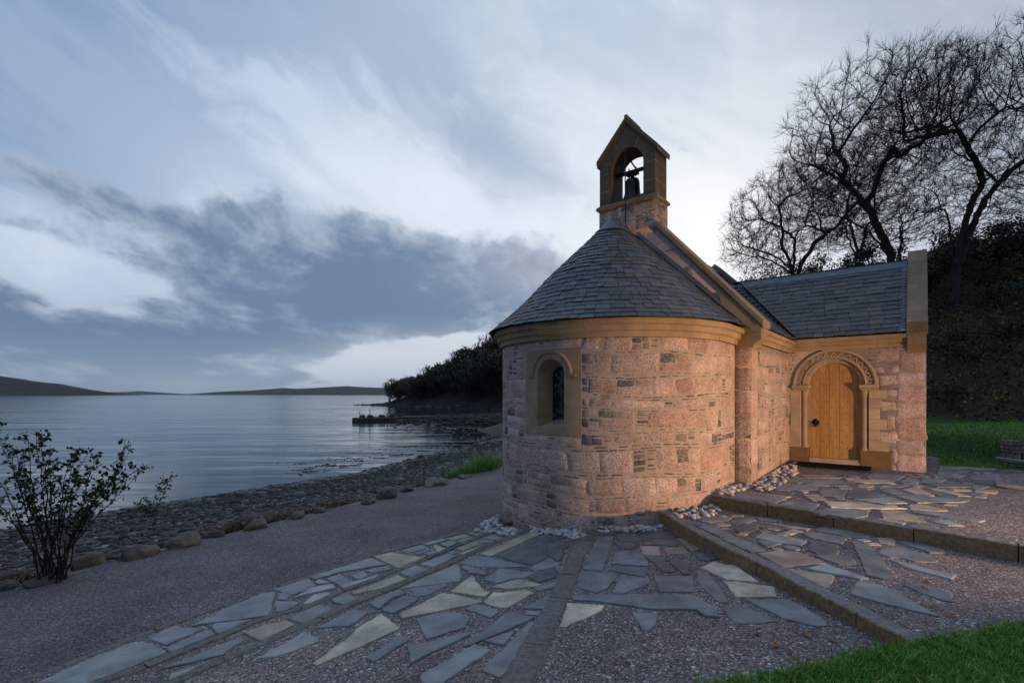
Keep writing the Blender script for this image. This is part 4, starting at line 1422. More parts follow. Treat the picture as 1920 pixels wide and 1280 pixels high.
FLAGS_M = [
 (Z4, BL, '60,310 170,290 280,300 460,420 320,440'), (Z4, BL, '330,450 470,425 610,465 880,605 690,620'), (Z4, TN, '760,630 1000,600 1250,610 1600,750 1080,795'), (Z4, BL, '440,250 600,200 740,195 760,230 530,300'),
 (Z4, BD, '480,330 640,280 790,280 740,370 560,390'), (Z4, TN, '760,250 860,255 1430,335 1360,350 1020,300'), (Z4, BL, '750,200 1020,230 980,260 780,230'), (Z4, BD, '1100,250 1500,300 1430,315 1110,280'),
 (Z4, LB, '730,440 830,375 1370,480 1300,545 1080,510'), (Z4, BL, '760,480 830,475 1060,515 890,565'), (Z4, BF, '1060,380 1200,335 1320,370 1160,405'), (Z4, BD, '1370,590 1420,490 1700,520 1760,600 1730,640 1480,630'),
 (Z4, BL, '1300,390 1450,380 1840,460 1780,520 1420,450'), (Z4, BL, '1450,350 1560,305 1800,345 2150,420 2110,460 1800,420'), (Z4, BL, '1440,650 1600,660 1920,700 1960,770 1750,770'), (Z5, LB, '70,430 320,385 830,555 720,560 420,500'),
 (Z4, TN, '1120,815 1200,820 1690,890 1640,1040 1560,1035'), (Z5, BL, '610,95 830,150 1000,340 1130,560 1000,555 800,510 740,350'), (Z5, TN, '915,60 1080,55 1150,90 1140,150 960,125'),
 (Z5, BL, '1170,105 1330,95 1700,190 1750,240 1560,240'), (Z5, BL, '930,240 1020,170 1230,165 1420,230 1660,330 1650,350 1390,345 1230,300 1080,290'), (Z5, LB, '1080,320 1230,350 1660,460 1890,500 1820,555 1290,420'),
 (Z5, BL, '610,730 680,580 900,610 1200,730 1660,1000 1500,965 1000,850'), (Z5, BL, '1230,630 1430,600 1820,720 1840,830 1700,810')]
FLAGS_U = [
 (Z6, BL, '170,470 290,410 870,480 720,545'), (Z6, TN, '370,405 420,400 920,460 860,470'), (Z6, BL, '760,545 910,510 1270,545 1170,630'), (Z6, TN, '1060,430 1240,430 1340,490 1190,515'),
 (Z6, BF, '1310,515 1792,536 2312,606 1792,605 1400,590'), (Z6, BL, '1180,650 1330,600 1870,620 1840,690 1700,720'), (Z6, BD, '640,395 960,400 920,440 680,420'), (Z6, BL, '680,360 840,300 1230,330 1240,380 760,390'),
 (Z6, BL, '850,280 980,220 1160,240 1120,290 1000,300'), (Z6, BL, '1090,310 1170,240 1540,270 1600,330 1330,330'), (Z6, TN, '1000,190 1420,200 1520,240 1110,230'), (Z6, BF, '1560,230 1792,250 2150,285 2180,310 1792,295 1600,265'),
 (Z6, BL, '1250,390 1330,350 1600,380 1560,460 1290,450'), (Z6, BD, '1580,400 1640,375 1920,390 2130,430 1800,470 1590,465'), (Z6, LB, '1650,490 2072,466 2170,480 2310,540 1990,540'), (Z7, TN, '190,680 490,700 760,830 230,780'),
 (Z7, PK, '150,790 240,790 510,840 470,865'), (Z7, BL, '550,690 760,700 1460,815 1390,830 900,770 600,720'), (Z7, TN, '540,620 760,630 1010,690 900,695 560,670'), (Z7, BL, '390,520 680,510 1270,570 1190,590 640,600'),
 (Z7, BL, '180,450 330,430 600,505 420,510'), (Z7, PK, '460,440 620,400 850,515 680,515'), (Z7, BF, '1000,425 1290,440 1295,470 1080,450'), (Z7, BF, '780,430 960,430 1300,520 1130,510'), (Z7, BL, '20,280 120,240 500,270 400,335 60,310'),
 (Z7, BL, '420,340 540,300 680,330 640,380 480,375'), (Z7, BL, '900,150 1050,135 1250,190 900,200'), (Z7, BL, '1080,150 1600,190 1580,220 1300,200'), (Z7, BL, '880,210 1280,215 1200,250 880,250'), (Z7, BL, '700,290 1000,310 900,360 680,350'),
 (Z7, BD, '1100,330 1640,330 1560,380 1180,360'), (Z7, BL, '1260,260 1620,250 1650,310 1290,320'), (Z7, BL, '820,260 1240,270 1090,300 850,290'), (Z7, BD, '700,360 1150,370 1300,410 880,410'), (Z7, BL, '1310,380 1500,400 1400,440 1300,425'),
 (Z7, BL, '520,870 700,845 900,900 740,920'), (Z7, LB, '790,810 1000,800 1200,870 1010,870')]


def inside_poly(p, P):
    c = False; j = len(P) - 1
    for i in range(len(P)):
        if (P[i][1] > p[1]) != (P[j][1] > p[1]) and p[0] < (P[j][0] - P[i][0]) * (p[1] - P[i][1]) / (P[j][1] - P[i][1]) + P[i][0]: c = not c
        j = i
    return c


def build_paving():
    rng = random.Random(12)
    for nm, data, zf in (('flagstone_paving', FLAGS, z0), ('flagstone_paving', FLAGS_M, zM), ('flagstone_paving', FLAGS_U, zU)):
        mb = MB(); done = []
        def slab(P, c):
            done.append([tuple(p) for p in P])
            ar = sum(P[i].x * P[(i + 1) % len(P)].y - P[(i + 1) % len(P)].x * P[i].y for i in range(len(P)))
            if ar < 0: P.reverse()
            cen = sum(P, Vector((0, 0))) / len(P)
            ring = []
            for i in range(len(P)):
                a, b = P[i], P[(i + 1) % len(P)]
                n = max(1, int((b - a).length / .07))
                for k in range(n):
                    p = a.lerp(b, k / n)
                    if k: p = p + Vector((rng.uniform(-.010, .010), rng.uniform(-.010, .010)))
                    ring.append(p)
            top = rng.uniform(.010, .020); tl = (rng.uniform(-.006, .006), rng.uniform(-.006, .006))
            def lv(p, off): return (p.x, p.y, zf(p.x, p.y) + off + (p.x - cen.x) * tl[0] + (p.y - cen.y) * tl[1])
            ins = [p + (cen - p).normalized() * .010 for p in ring]
            mb.loops([[lv(p, -.03) for p in ring], [lv(p, top - .006) for p in ring], [lv(p, top) for p in ins]], jitc(c, rng, .14), True, False, True)
        for (ox, oy), c, txt in data:
            P = [tuple(map(float, t.split(','))) for t in txt.split()]
            slab([Vector(px(ox + a / 6.4, oy + b / 6.4, zf)) for a, b in P], c)
        if zf is not z0:
            reg = [(1395, 926), (1500, 894), (1740, 889), (1880, 884), (1850, 930), (1790, 950), (1700, 978), (1560, 962), (1430, 942)] if zf is zU else [(1290, 985), (1360, 962), (1500, 985), (1640, 1010), (1690, 1040), (1640, 1060), (1560, 1085), (1420, 1040)]
            reg = [px(*p, zf) for p in reg]
            x0, x1 = min(p[0] for p in reg), max(p[0] for p in reg); y0, y1 = min(p[1] for p in reg), max(p[1] for p in reg)
            for _ in range(2600):
                c = (rng.uniform(x0, x1), rng.uniform(y0, y1))
                if not inside_poly(c, reg): continue
                rr = rng.choice((.30, .22, .16, .12, .09)) * rng.uniform(.8, 1.1); n = rng.randint(4, 6); a0 = rng.uniform(0, 6.28); el_ = rng.uniform(.55, 1)
                P = [Vector((c[0] + rr * rng.uniform(.8, 1.1) * math.cos(a0 + 6.283 * k / n), c[1] + rr * el_ * rng.uniform(.8, 1.1) * math.sin(a0 + 6.283 * k / n))) for k in range(n)]
                test = [Vector(c).lerp(p, t_) for p in P for t_ in (1.12, .6)] + [Vector(c).lerp((P[k] + P[k - 1]) / 2, 1.14) for k in range(n)] + [Vector(c)]
                if any(inside_poly(t_, q) for t_ in test for q in done): continue
                if any(inside_poly(v_, P) for q in done for v_ in q if (Vector(v_) - Vector(c)).length < rr * 1.5): continue
                slab(P, rng.choice((BL, BL, BD, LB, TN)))
        tag(mb.build(nm, M['flag']), kind='structure')


def strip(name, pts, zf, w, top, bot, rng, col, seg=(.5, .95), left=0.5, face=None):
    """a row of kerb stones along ground points; left = share of the width on the left"""
    mb = MB()
    P = [Vector(p) for p in pts]
    L = [0]
    for a, b in zip(P[:-1], P[1:]): L.append(L[-1] + (b - a).length)
    def at(t):
        t = max(0, min(L[-1], t))
        for k in range(len(P) - 1):
            if t <= L[k + 1] or k == len(P) - 2:
                u = (t - L[k]) / max(1e-6, L[k + 1] - L[k]); d = (P[k + 1] - P[k]).normalized()
                return P[k].lerp(P[k + 1], u), d
    t = 0
    while t < L[-1] - .05:
        e = min(L[-1], t + rng.uniform(*seg)); n = max(2, int((e - t) / .06)); lp = []
        cj = jitc(col, rng, .12); hz = rng.uniform(-.006, .006); ww = w * rng.uniform(.92, 1.1)
        for k in range(n + 1):
            p, d = at(t + .006 + (e - t - .012) * k / n); nn = Vector((-d.y, d.x))
            ja, jb = rng.uniform(-.008, .008), rng.uniform(-.010, .010)
            a = p + nn * (ww * left + ja); b = p - nn * (ww * (1 - left) + jb)
            zt = zf(p.x, p.y) + top + hz + rng.uniform(-.004, .004); zb = zf(p.x, p.y) + bot
            lp.append([(a.x, a.y, zb), (a.x, a.y, zt - .012), (a.x - nn.x * .014, a.y - nn.y * .014, zt), (b.x + nn.x * .014, b.y + nn.y * .014, zt), (b.x, b.y, zt - .012), (b.x, b.y, zb)])
        o0 = len(mb.v)
        mb.loops(lp, cj, True, True, True)
        if face:
            fj = jitc(face, rng, .12)
            for i in range(0, len(mb.v) - o0, 6): mb.c[o0 + i] = mb.c[o0 + i + 1] = (*fj, 0)
        t = e
    o = mb.build(name, M['kerb']); tag(o, kind='structure')
    return o


def build_kerbs():
    rng = random.Random(13)
    kc = (.15, .138, .125)
    c = [(-60, 1322), (40, 1275), (102, 1256.6), (165, 1230), (243, 1199), (320, 1170.6), (414, 1138), (507, 1106.6), (576, 1083), (690, 1044), (826, 1009), (893, 992)]
    a = [(80, 1320), (196, 1275), (259, 1256.6), (320, 1231.5), (367, 1213), (429, 1188), (476, 1167.5), (523, 1152), (576, 1138), (615, 1121), (647, 1106.5), (700.6, 1088), (740, 1071), (794, 1050), (841, 1031.5), (890.6, 1010), (925, 997)]
    b = [(220, 1322), (335.6, 1275), (390, 1249), (445, 1228), (490, 1206.5), (539, 1186), (586, 1167.5), (629, 1146), (691, 1120.6), (740, 1102), (794, 1077), (841, 1058), (909, 1025), (956, 1006.5), (997, 990)]
    f = [(955, 1325), (969, 1280), (987.5, 1244), (1003, 1213), (1017, 1177), (1031, 1155), (1050, 1120.6), (1073, 1066), (1092, 1020), (1110, 985)]
    strip('kerb', [px(*p) for p in c], z0, .085, .016, -.1, rng, kc)
    strip('kerb', [px(*p) for p in a], z0, .095, .022, -.1, rng, kc)
    strip('kerb', [px(*p) for p in b], z0, .11, .022, -.1, rng, kc)
    strip('kerb', [px(*p) for p in f], z0, .20, .024, -.1, rng, (.165, .152, .145), (.6, 1.0))
    d = Vector(ML[-1]) - Vector(ML[-2]); d.normalize()
    strip('step_kerb', (ML + [tuple(Vector(ML[-1]) + d * .5)])[::-1], zM, .16, .014, -.32, rng, (.20, .19, .17), (.8, 1.25), 0.0, (.27, .165, .088))
    d = Vector(UL[-1]) - Vector(UL[-2]); d.normalize()
    strip('step_kerb', (UL + [tuple(Vector(UL[-1]) + d * 1.5)])[::-1], zU, .17, .012, -.34, rng, (.20, .19, .17), (.75, 1.1), 0.0, (.26, .160, .088))


build_paving(); build_kerbs()


# ------------------------------------------------------------------ cobbles, boulders, beach
def ico(sub):
    bm = bmesh.new(); bmesh.ops.create_icosphere(bm, subdivisions=sub, radius=1)
    v = np.array([q.co[:] for q in bm.verts]); bm.faces.ensure_lookup_table()
    f = np.array([[q.index for q in fc.verts] for fc in bm.faces]); bm.free()
    return v, f


def rock_mesh(name, rng, sub, sx, sy, sz, rough, mat, col, flat=0.0):
    v, f = ico(sub); o = Vector((rng.uniform(0, 99), rng.uniform(0, 99), 0)); V = []
    cuts = [Vector((rng.gauss(0, 1), rng.gauss(0, 1), rng.gauss(0, .8))).normalized() for _ in range(7)]
    for q in v:
        p = Vector(q)
        for c in cuts:
            k = p.dot(c) - (.72 + flat * 0)
            if k > 0 and rough > .1: p -= c * k * .85
        p *= 1 + rough * mn.fractal(p * 1.6 + o, 1, 2, 4)
        V.append((p.x * sx, p.y * sy, p.z * sz))
    me = bpy.data.meshes.new(name)
    me.from_pydata(V, [], [tuple(map(int, t)) for t in f])
    a = me.attributes.new('col', 'FLOAT_COLOR', 'POINT'); a.data.foreach_set('color', np.tile(np.array([*col, 0], np.float32), len(V)))
    me.polygons.foreach_set('use_smooth', [rough < .1] * len(f))
    me.materials.append(mat)
    return me


def build_cobbles():
    rng = random.Random(14)
    cols = [(.52, .50, .48), (.42, .40, .39), (.60, .56, .52), (.36, .36, .37), (.50, .42, .38), (.46, .45, .46), (.55, .46, .36), (.30, .30, .32)]
    protos = [rock_mesh('cobble', rng, 2, .055 * rng.uniform(.9, 1.3), .042, .030, .06, M['cobble'], c) for c in cols for _ in range(2)]
    CL = [
     ('white sea cobble in the pile at the left foot of the apse', z0, [(890, 1000), (915, 975), (938, 966), (941, 990), (968, 993), (967, 1004), (945, 1007), (925, 1000)], 60),
     ('white sea cobble in the drift below the apse window', z0, [(997, 998), (1010, 990), (1050, 988), (1097, 993), (1096, 1009), (1075, 1011), (1050, 1004), (1015, 1003)], 44),
     ('white sea cobble against the apse wall before the first step', z0, [(1123, 999), (1126, 981), (1170, 978), (1205, 974), (1243, 973), (1252, 994), (1200, 999)], 46),
     ('pale rounded cobble on the middle terrace beside the apse', zM, [(1258, 970), (1275, 951), (1300, 948), (1335, 941), (1359, 952), (1350, 961), (1315, 974)], 32),
     ('pale rounded cobble heaped along the nave wall by the door', zU, [(1346, 928), (1352, 917), (1390, 909), (1412, 907), (1440, 891), (1470, 874), (1493, 869), (1498, 889), (1480, 898), (1465, 911), (1435, 923), (1400, 918), (1370, 930)], 105)]
    for lab, zf, poly, n in CL:
        P = [px(*p, zf) for p in poly]
        x0, x1 = min(p[0] for p in P), max(p[0] for p in P); y0, y1 = min(p[1] for p in P), max(p[1] for p in P)
        got = []; tries = 0
        while len(got) < n and tries < 9000:
            tries += 1
            p = (rng.uniform(x0, x1), rng.uniform(y0, y1))
            if not inside_poly(p, P): continue
            lx, ly = local(*p)
            if math.hypot(lx, ly + .68) < 2.075 or (abs(lx) < 2.36 and ly > -.03) or (lx > 2.3 and ly > 3.05): continue
            sc = rng.uniform(.62, 1.2)
            near = [g for g in got if math.hypot(g[0] - p[0], g[1] - p[1]) < .07 * (g[2] + sc) * .62]
            if len(near) > (1 if tries > 2500 else 0): continue
            lift = .022 * sc + (.040 if near else 0)
            got.append((p[0], p[1], sc))
            o = bpy.data.objects.new('cobble', rng.choice(protos)); COL.objects.link(o)
            o.location = (p[0], p[1], zf(*p) + lift); o.scale = (sc,) * 3
            o.rotation_euler = (rng.uniform(-.35, .35), rng.uniform(-.35, .35), rng.uniform(0, 6.28))
            tag(o, lab, 'cobble', lab.replace('cobble', 'cobbles'))


BOULD = [  # base centre in the photo, half width, half depth, height (m), colour, label
 (168, 1058, .30, .22, .36, (.17, .15, .12), 'tan angular boulder at the foot of the leafy shrub'),
 (258, 1046, .38, .24, .30, (.16, .14, .115), 'long low tan boulder right of the one by the shrub'),
 (350, 1024, .36, .26, .30, (.15, .135, .115), 'grey-brown boulder with a sloping top, third from the left along the path'),
 (92, 1093, .36, .20, .13, (.13, .12, .105), 'flat sunken slab of rock under the leafy shrub at the path edge'),
 (405, 1008, .18, .14, .16, (.06, .055, .05), 'small dark stone between the sloping boulder and the dead bracken'),
 (482, 992, .30, .22, .25, (.14, .13, .11), 'rounded grey boulder in front of the dead bracken'),
 (556, 973, .24, .2, .18, (.14, .13, .11), 'low grey rock on the path edge right of the dead bracken'),
 (598, 962, .20, .16, .16, (.12, .11, .1), 'little grey rock half way along the path edge'),
 (690, 946, .24, .2, .16, (.13, .12, .11), 'flattish pale rock on the path edge beside the tall angular boulder'),
 (725, 935, .36, .28, .36, (.15, .14, .12), 'tall angular boulder by the bend of the gravel path'),
 (764, 922, .26, .22, .18, (.10, .095, .085), 'dark low boulder behind the tall angular one'),
 (818, 911, .50, .36, .34, (.26, .25, .225), 'large pale boulder beside the green grass tuft'),
 (872, 897, .40, .26, .16, (.19, .18, .165), 'pale flat stone lying in the path edge near the apse'),
 (8, 1106, .24, .18, .14, (.10, .09, .08), 'dark stone at the left end of the path edge')]


def build_boulders():
    rng = random.Random(15)
    for u, v, a, b, h, c, lab in BOULD:
        a, b, h = a * .80, b * .85, h * .85; c = tuple(q * .72 for q in c)
        x, y = px(u, v, lambda x, y: -.78)
        o = bpy.data.objects.new('boulder', rock_mesh('boulder', rng, 3, a, b, h * .78, .16, M['rock'], c)); COL.objects.link(o)
        o.location = (x, y, z0(x, y) + h * .06); o.rotation_euler = (rng.uniform(-.1, .1), rng.uniform(-.1, .1), math.atan2(EV[1], EV[0]) + rng.uniform(-.3, .3))
        tag(o, lab, 'boulder', 'boulders along the path edge')
    for u, v, a, b, h, c, lab in ((985, 984, .13, .10, .12, (.20, .085, .06), 'rust red stone at the foot of the apse'), (950, 982, .17, .13, .22, (.24, .19, .17), 'pinkish footing stone at the left foot of the apse'), (1022, 990, .15, .07, .06, (.09, .095, .105), 'dark grey footing stone under the apse wall')):
        x, y = px(u, v)
        o = bpy.data.objects.new('footing_stone', rock_mesh('footing_stone', rng, 3, a, b, h * .8, .16, M['rock'], c)); COL.objects.link(o)
        o.location = (x, y, z0(x, y) + h * .25); o.rotation_euler = (0, 0, -.5)
        tag(o, lab, 'stone', 'footing stones at the foot of the apse')


def scatter(name, pts, sizes, mat, cols, rs, flat=(.35, .6), sub=1, wob=.18):
    """many small stones in one mesh (stuff)"""
    v0_, f0 = ico(sub); n = len(pts); k = len(v0_)
    V = np.repeat(v0_[None], n, 0) * (1 + rs.uniform(-wob, wob, (n, k, 1)))
    sc = np.stack([sizes * rs.uniform(.8, 1.5, n), sizes * rs.uniform(.6, 1, n), sizes * rs.uniform(*flat, n)], -1)
    V = V * sc[:, None, :]
    tx = rs.uniform(-.3, .3, n); ca, sa = np.cos(tx)[:, None], np.sin(tx)[:, None]
    V = np.stack([V[..., 0], V[..., 1] * ca - V[..., 2] * sa, V[..., 1] * sa + V[..., 2] * ca], -1)
    tz = rs.uniform(0, 6.28, n); ca, sa = np.cos(tz)[:, None], np.sin(tz)[:, None]
    V = np.stack([V[..., 0] * ca - V[..., 1] * sa, V[..., 0] * sa + V[..., 1] * ca, V[..., 2]], -1) + pts[:, None, :]
    Fc = (f0[None] + (np.arange(n) * k)[:, None, None]).reshape(-1, 3)
    C = np.concatenate([np.repeat(cols[:, None, :], k, 1).reshape(-1, 3), np.zeros((n * k, 1))], 1)
    o = np_mesh(name, V.reshape(-1, 3), Fc, mat, C)
    return tag(o, kind='stuff')


def shore_s(q): return float(np.interp(q, [0, 15, 36, 60, 200], [11.3, 10, 14, 24, 40]))


def build_beach():
    rs = np.random.RandomState(3)
    pts, sz, cl = [], [], []
    base = np.array([(.06, .06, .062), (.10, .098, .095), (.035, .034, .032), (.17, .168, .16), (.07, .06, .05), (.30, .295, .285)])
    pr = np.array([.28, .25, .25, .1, .08, .04])
    while len(pts) < 46000:
        q = rs.uniform(-9, 42) if rs.rand() < .88 else rs.uniform(30, 60); sm = shore_s(q)
        s = sm * (rs.uniform(.03, 1.06)); e = P0
        x = e[0] + EV[0] * q + MV[0] * s; y = e[1] + EV[1] * q + MV[1] * s
        if y < 3: continue
        near = math.hypot(x, y)
        r = rs.gamma(1.6, .018) + .014 + (.02 if near > 18 else 0) + (.02 if near > 28 else 0)
        if rs.rand() < .75 * (1 - min(1, s / 3.2)) or mn.noise(Vector((x * .45, y * .45, 1))) + rs.normal(0, .15) < -.28: continue
        wet = max(0, (s / sm - .55) / .35)
        c = base[rs.choice(6, p=pr)] * rs.uniform(.6, 1.05) * (1 - .75 * min(1, wet))
        pts.append((x, y, z0(x, y) + r * .15)); sz.append(r); cl.append(c)
    scatter('shingle', np.array(pts), np.array(sz), M['shingle'], np.array(cl), rs)
    # wrack: a ragged dark band at the water's edge and lines of floating weed
    pts, sz = [], []
    while len(pts) < 5200:
        q = rs.uniform(-6, 48); sm = shore_s(q); s = sm * (1.03 - abs(rs.normal(0, .10)))
        if mn.noise(Vector((q * .7, s * .7, 4))) < -.15: continue
        x = P0[0] + EV[0] * q + MV[0] * s; y = P0[1] + EV[1] * q + MV[1] * s
        pts.append((x, y, max(z0(x, y), WATER) + .01)); sz.append(rs.uniform(.06, .20))
    scatter('seaweed', np.array(pts), np.array(sz), M['weed'], np.ones((len(pts), 3)), rs, (.15, .4), 1, .35)
    pts, sz = [], []
    while len(pts) < 1500:
        t = rs.uniform(0, 1)
        u = 560 + (930 - 560) * t + rs.normal(0, 22)
        v = np.interp(u, [560, 650, 740, 830, 930], [884, 870, 855, 838, 818]) + rs.normal(0, 3.2) - (14 if rs.rand() < .2 else 0)
        if mn.noise(Vector((u * .022, v * .22, 8))) < .0: continue
        x, y = px(u, v, lambda x, y: WATER)
        if s_of(x, y) < shore_s(q_of(x, y)) + .2: continue
        pts.append((x, y, WATER + .002)); sz.append(rs.uniform(.03, .13))
    for _ in range(500):
        u = rs.uniform(660, 900); v = 762 + rs.normal(0, 1.5) if rs.rand() < .3 else rs.normal(803, 5)
        if u < 740 and v > 780: continue
        x, y = px(u, v, lambda x, y: WATER); pts.append((x, y, WATER + .002)); sz.append(rs.uniform(.08, .3))
    scatter('floating_seaweed', np.array(pts), np.array(sz), M['weed'], np.ones((len(pts), 3)), rs, (.03, .08), 1, .4)
    # rocky reef across the cove
    pts, sz, cl = [], [], []
    while len(pts) < 1500:
        t = rs.uniform(0, 1); x = -23 + 34 * t + rs.normal(0, 1.5); y = 74 + 24 * t + rs.normal(0, 4 + 9 * t)
        if CX + F * x / y < 745: continue
        r = rs.uniform(.15, .55)
        hh = max(0, .35 - abs(y - 74 - 24 * t) / 30) * (0.5 + t)
        pts.append((x, y, WATER + hh * .8)); sz.append(r); cl.append(np.array((.018, .016, .014)) * rs.uniform(.6, 1.6) + (.05 if rs.rand() < .05 else 0))
    scatter('reef', np.array(pts), np.array(sz), M['shingle'], np.array(cl), rs, (.35, .7))


def build_jetty():
    rng = random.Random(16)
    a, b = Vector((-22.4, 71.5)), Vector((-12.5, 79.0)); d = (b - a).normalized(); n = Vector((-d.y, d.x))
    j = empty('jetty', (a.x, a.y, WATER)); tag(j, 'low dark stone jetty reaching into the cove', 'jetty')
    mb = MB(); L = (b - a).length; lp = []
    for k in range(26):
        p = d * (L * k / 25); w = 1.1 + rng.uniform(-.1, .1); h = .62 + rng.uniform(-.05, .05)
        lp.append([(p.x + n.x * o, p.y + n.y * o, z) for o, z in ((-w - .3, -.8), (-w, h - .1), (-w + .1, h), (w - .1, h + .03), (w, h - .1), (w + .3, -.8))])
    mb.loops(lp, (.045, .042, .038), True, True, True)
    mb.build('deck', M['rock'], j)
    for k in range(5):
        me = rock_mesh('coping_rock', rng, 2, .55, .4, .38, .16, M['rock'], (.05, .047, .042))
        o = bpy.data.objects.new('coping_rock', me); COL.objects.link(o); o.parent = j
        p = d * (1.2 + k * 1.5 + rng.uniform(-.3, .3)); o.location = (p.x + n.x * .4, p.y + n.y * .4, .72)
    for t, o, h in ((.2, -1.3, 1.7), (1.6, -1.45, 1.9), (4.2, -1.5, 1.3)):
        p = d * t; pm = MB(); pm.tube([(p.x + n.x * o, p.y + n.y * o, -1), (p.x + n.x * o + .05, p.y + n.y * o, h)], .05, 6)
        pm.build('post', M['twig'], j)


build_cobbles(); build_boulders(); build_beach(); build_jetty()


# ------------------------------------------------------------------ vegetation
def frusta(p0, p1, r0, r1, sides):
    """many separate tapered sticks -> V, F arrays"""
    d = p1 - p0; L = np.linalg.norm(d, axis=1, keepdims=True); d = d / np.maximum(L, 1e-6)
    up = np.where(np.abs(d[:, 2:3]) > .9, np.array([[1., 0, 0]]), np.array([[0, 0, 1.]]))
    a = np.cross(d, up); a /= np.maximum(np.linalg.norm(a, axis=1, keepdims=True), 1e-6); b = np.cross(d, a)
    t = np.arange(sides) * 2 * np.pi / sides
    off = a[:, None, :] * np.cos(t)[None, :, None] + b[:, None, :] * np.sin(t)[None, :, None]
    A = p0[:, None, :] + off * r0[:, None, None]; B = (p1 + d * r1[:, None] * .3)[:, None, :] + off * r1[:, None, None]
    V = np.concatenate([A, B], 1).reshape(-1, 3)
    i = np.arange(sides); j = (i + 1) % sides
    f = np.stack([i, j, j + sides, i + sides], -1)
    Fc = (f[None] + (np.arange(len(p0)) * 2 * sides)[:, None, None]).reshape(-1, 4)
    return V, Fc


def sticks(name, groups, mat, parent):
    Vs, Fs, o = [], [], 0
    for g in groups:
        if len(g[0]) == 0: continue
        V, Fc = frusta(*g); Vs.append(V); Fs.append(Fc + o); o += len(V)
    return np_mesh(name, np.concatenate(Vs), np.concatenate(Fs), mat, None, parent, True)


def colonize(seed_pts, attract, step, infl, kill, iters, rng, gravity=0.0, par=None):
    nodes = [Vector(p) for p in seed_pts]; par = list(par)
    at = [Vector(p) for p in attract]; kids = {}
    for i, p_ in enumerate(par):
        if p_ >= 0: kids.setdefault(p_, []).append(nodes[i])
    for it in range(iters):
        kd = kdtree.KDTree(len(nodes))
        for i, p in enumerate(nodes): kd.insert(p, i)
        kd.balance()
        acc = {}; keep = []
        for p in at:
            co, i, dist = kd.find(p)
            if dist < kill: continue
            keep.append(p)
            if dist < infl:
                d = (p - co) / dist
                acc[i] = acc.get(i, Vector((0, 0, 0))) + d
        at = keep
        if not acc: 
            break
        for i, d in acc.items():
            if d.length < 1e-3: continue
            d = (d.normalized() + Vector((rng.gauss(0, .11), rng.gauss(0, .11), rng.gauss(0, .11) + gravity))).normalized()
            if par[i] >= 0:
                pd = (nodes[i] - nodes[par[i]]).normalized(); d = (d + pd * .35).normalized()
            q = nodes[i] + d * step
            if any((q - c_).length < step * .45 for c_ in kids.get(i, ())): continue
            kids.setdefault(i, []).append(q)
            nodes.append(q); par.append(i)
    return nodes, par


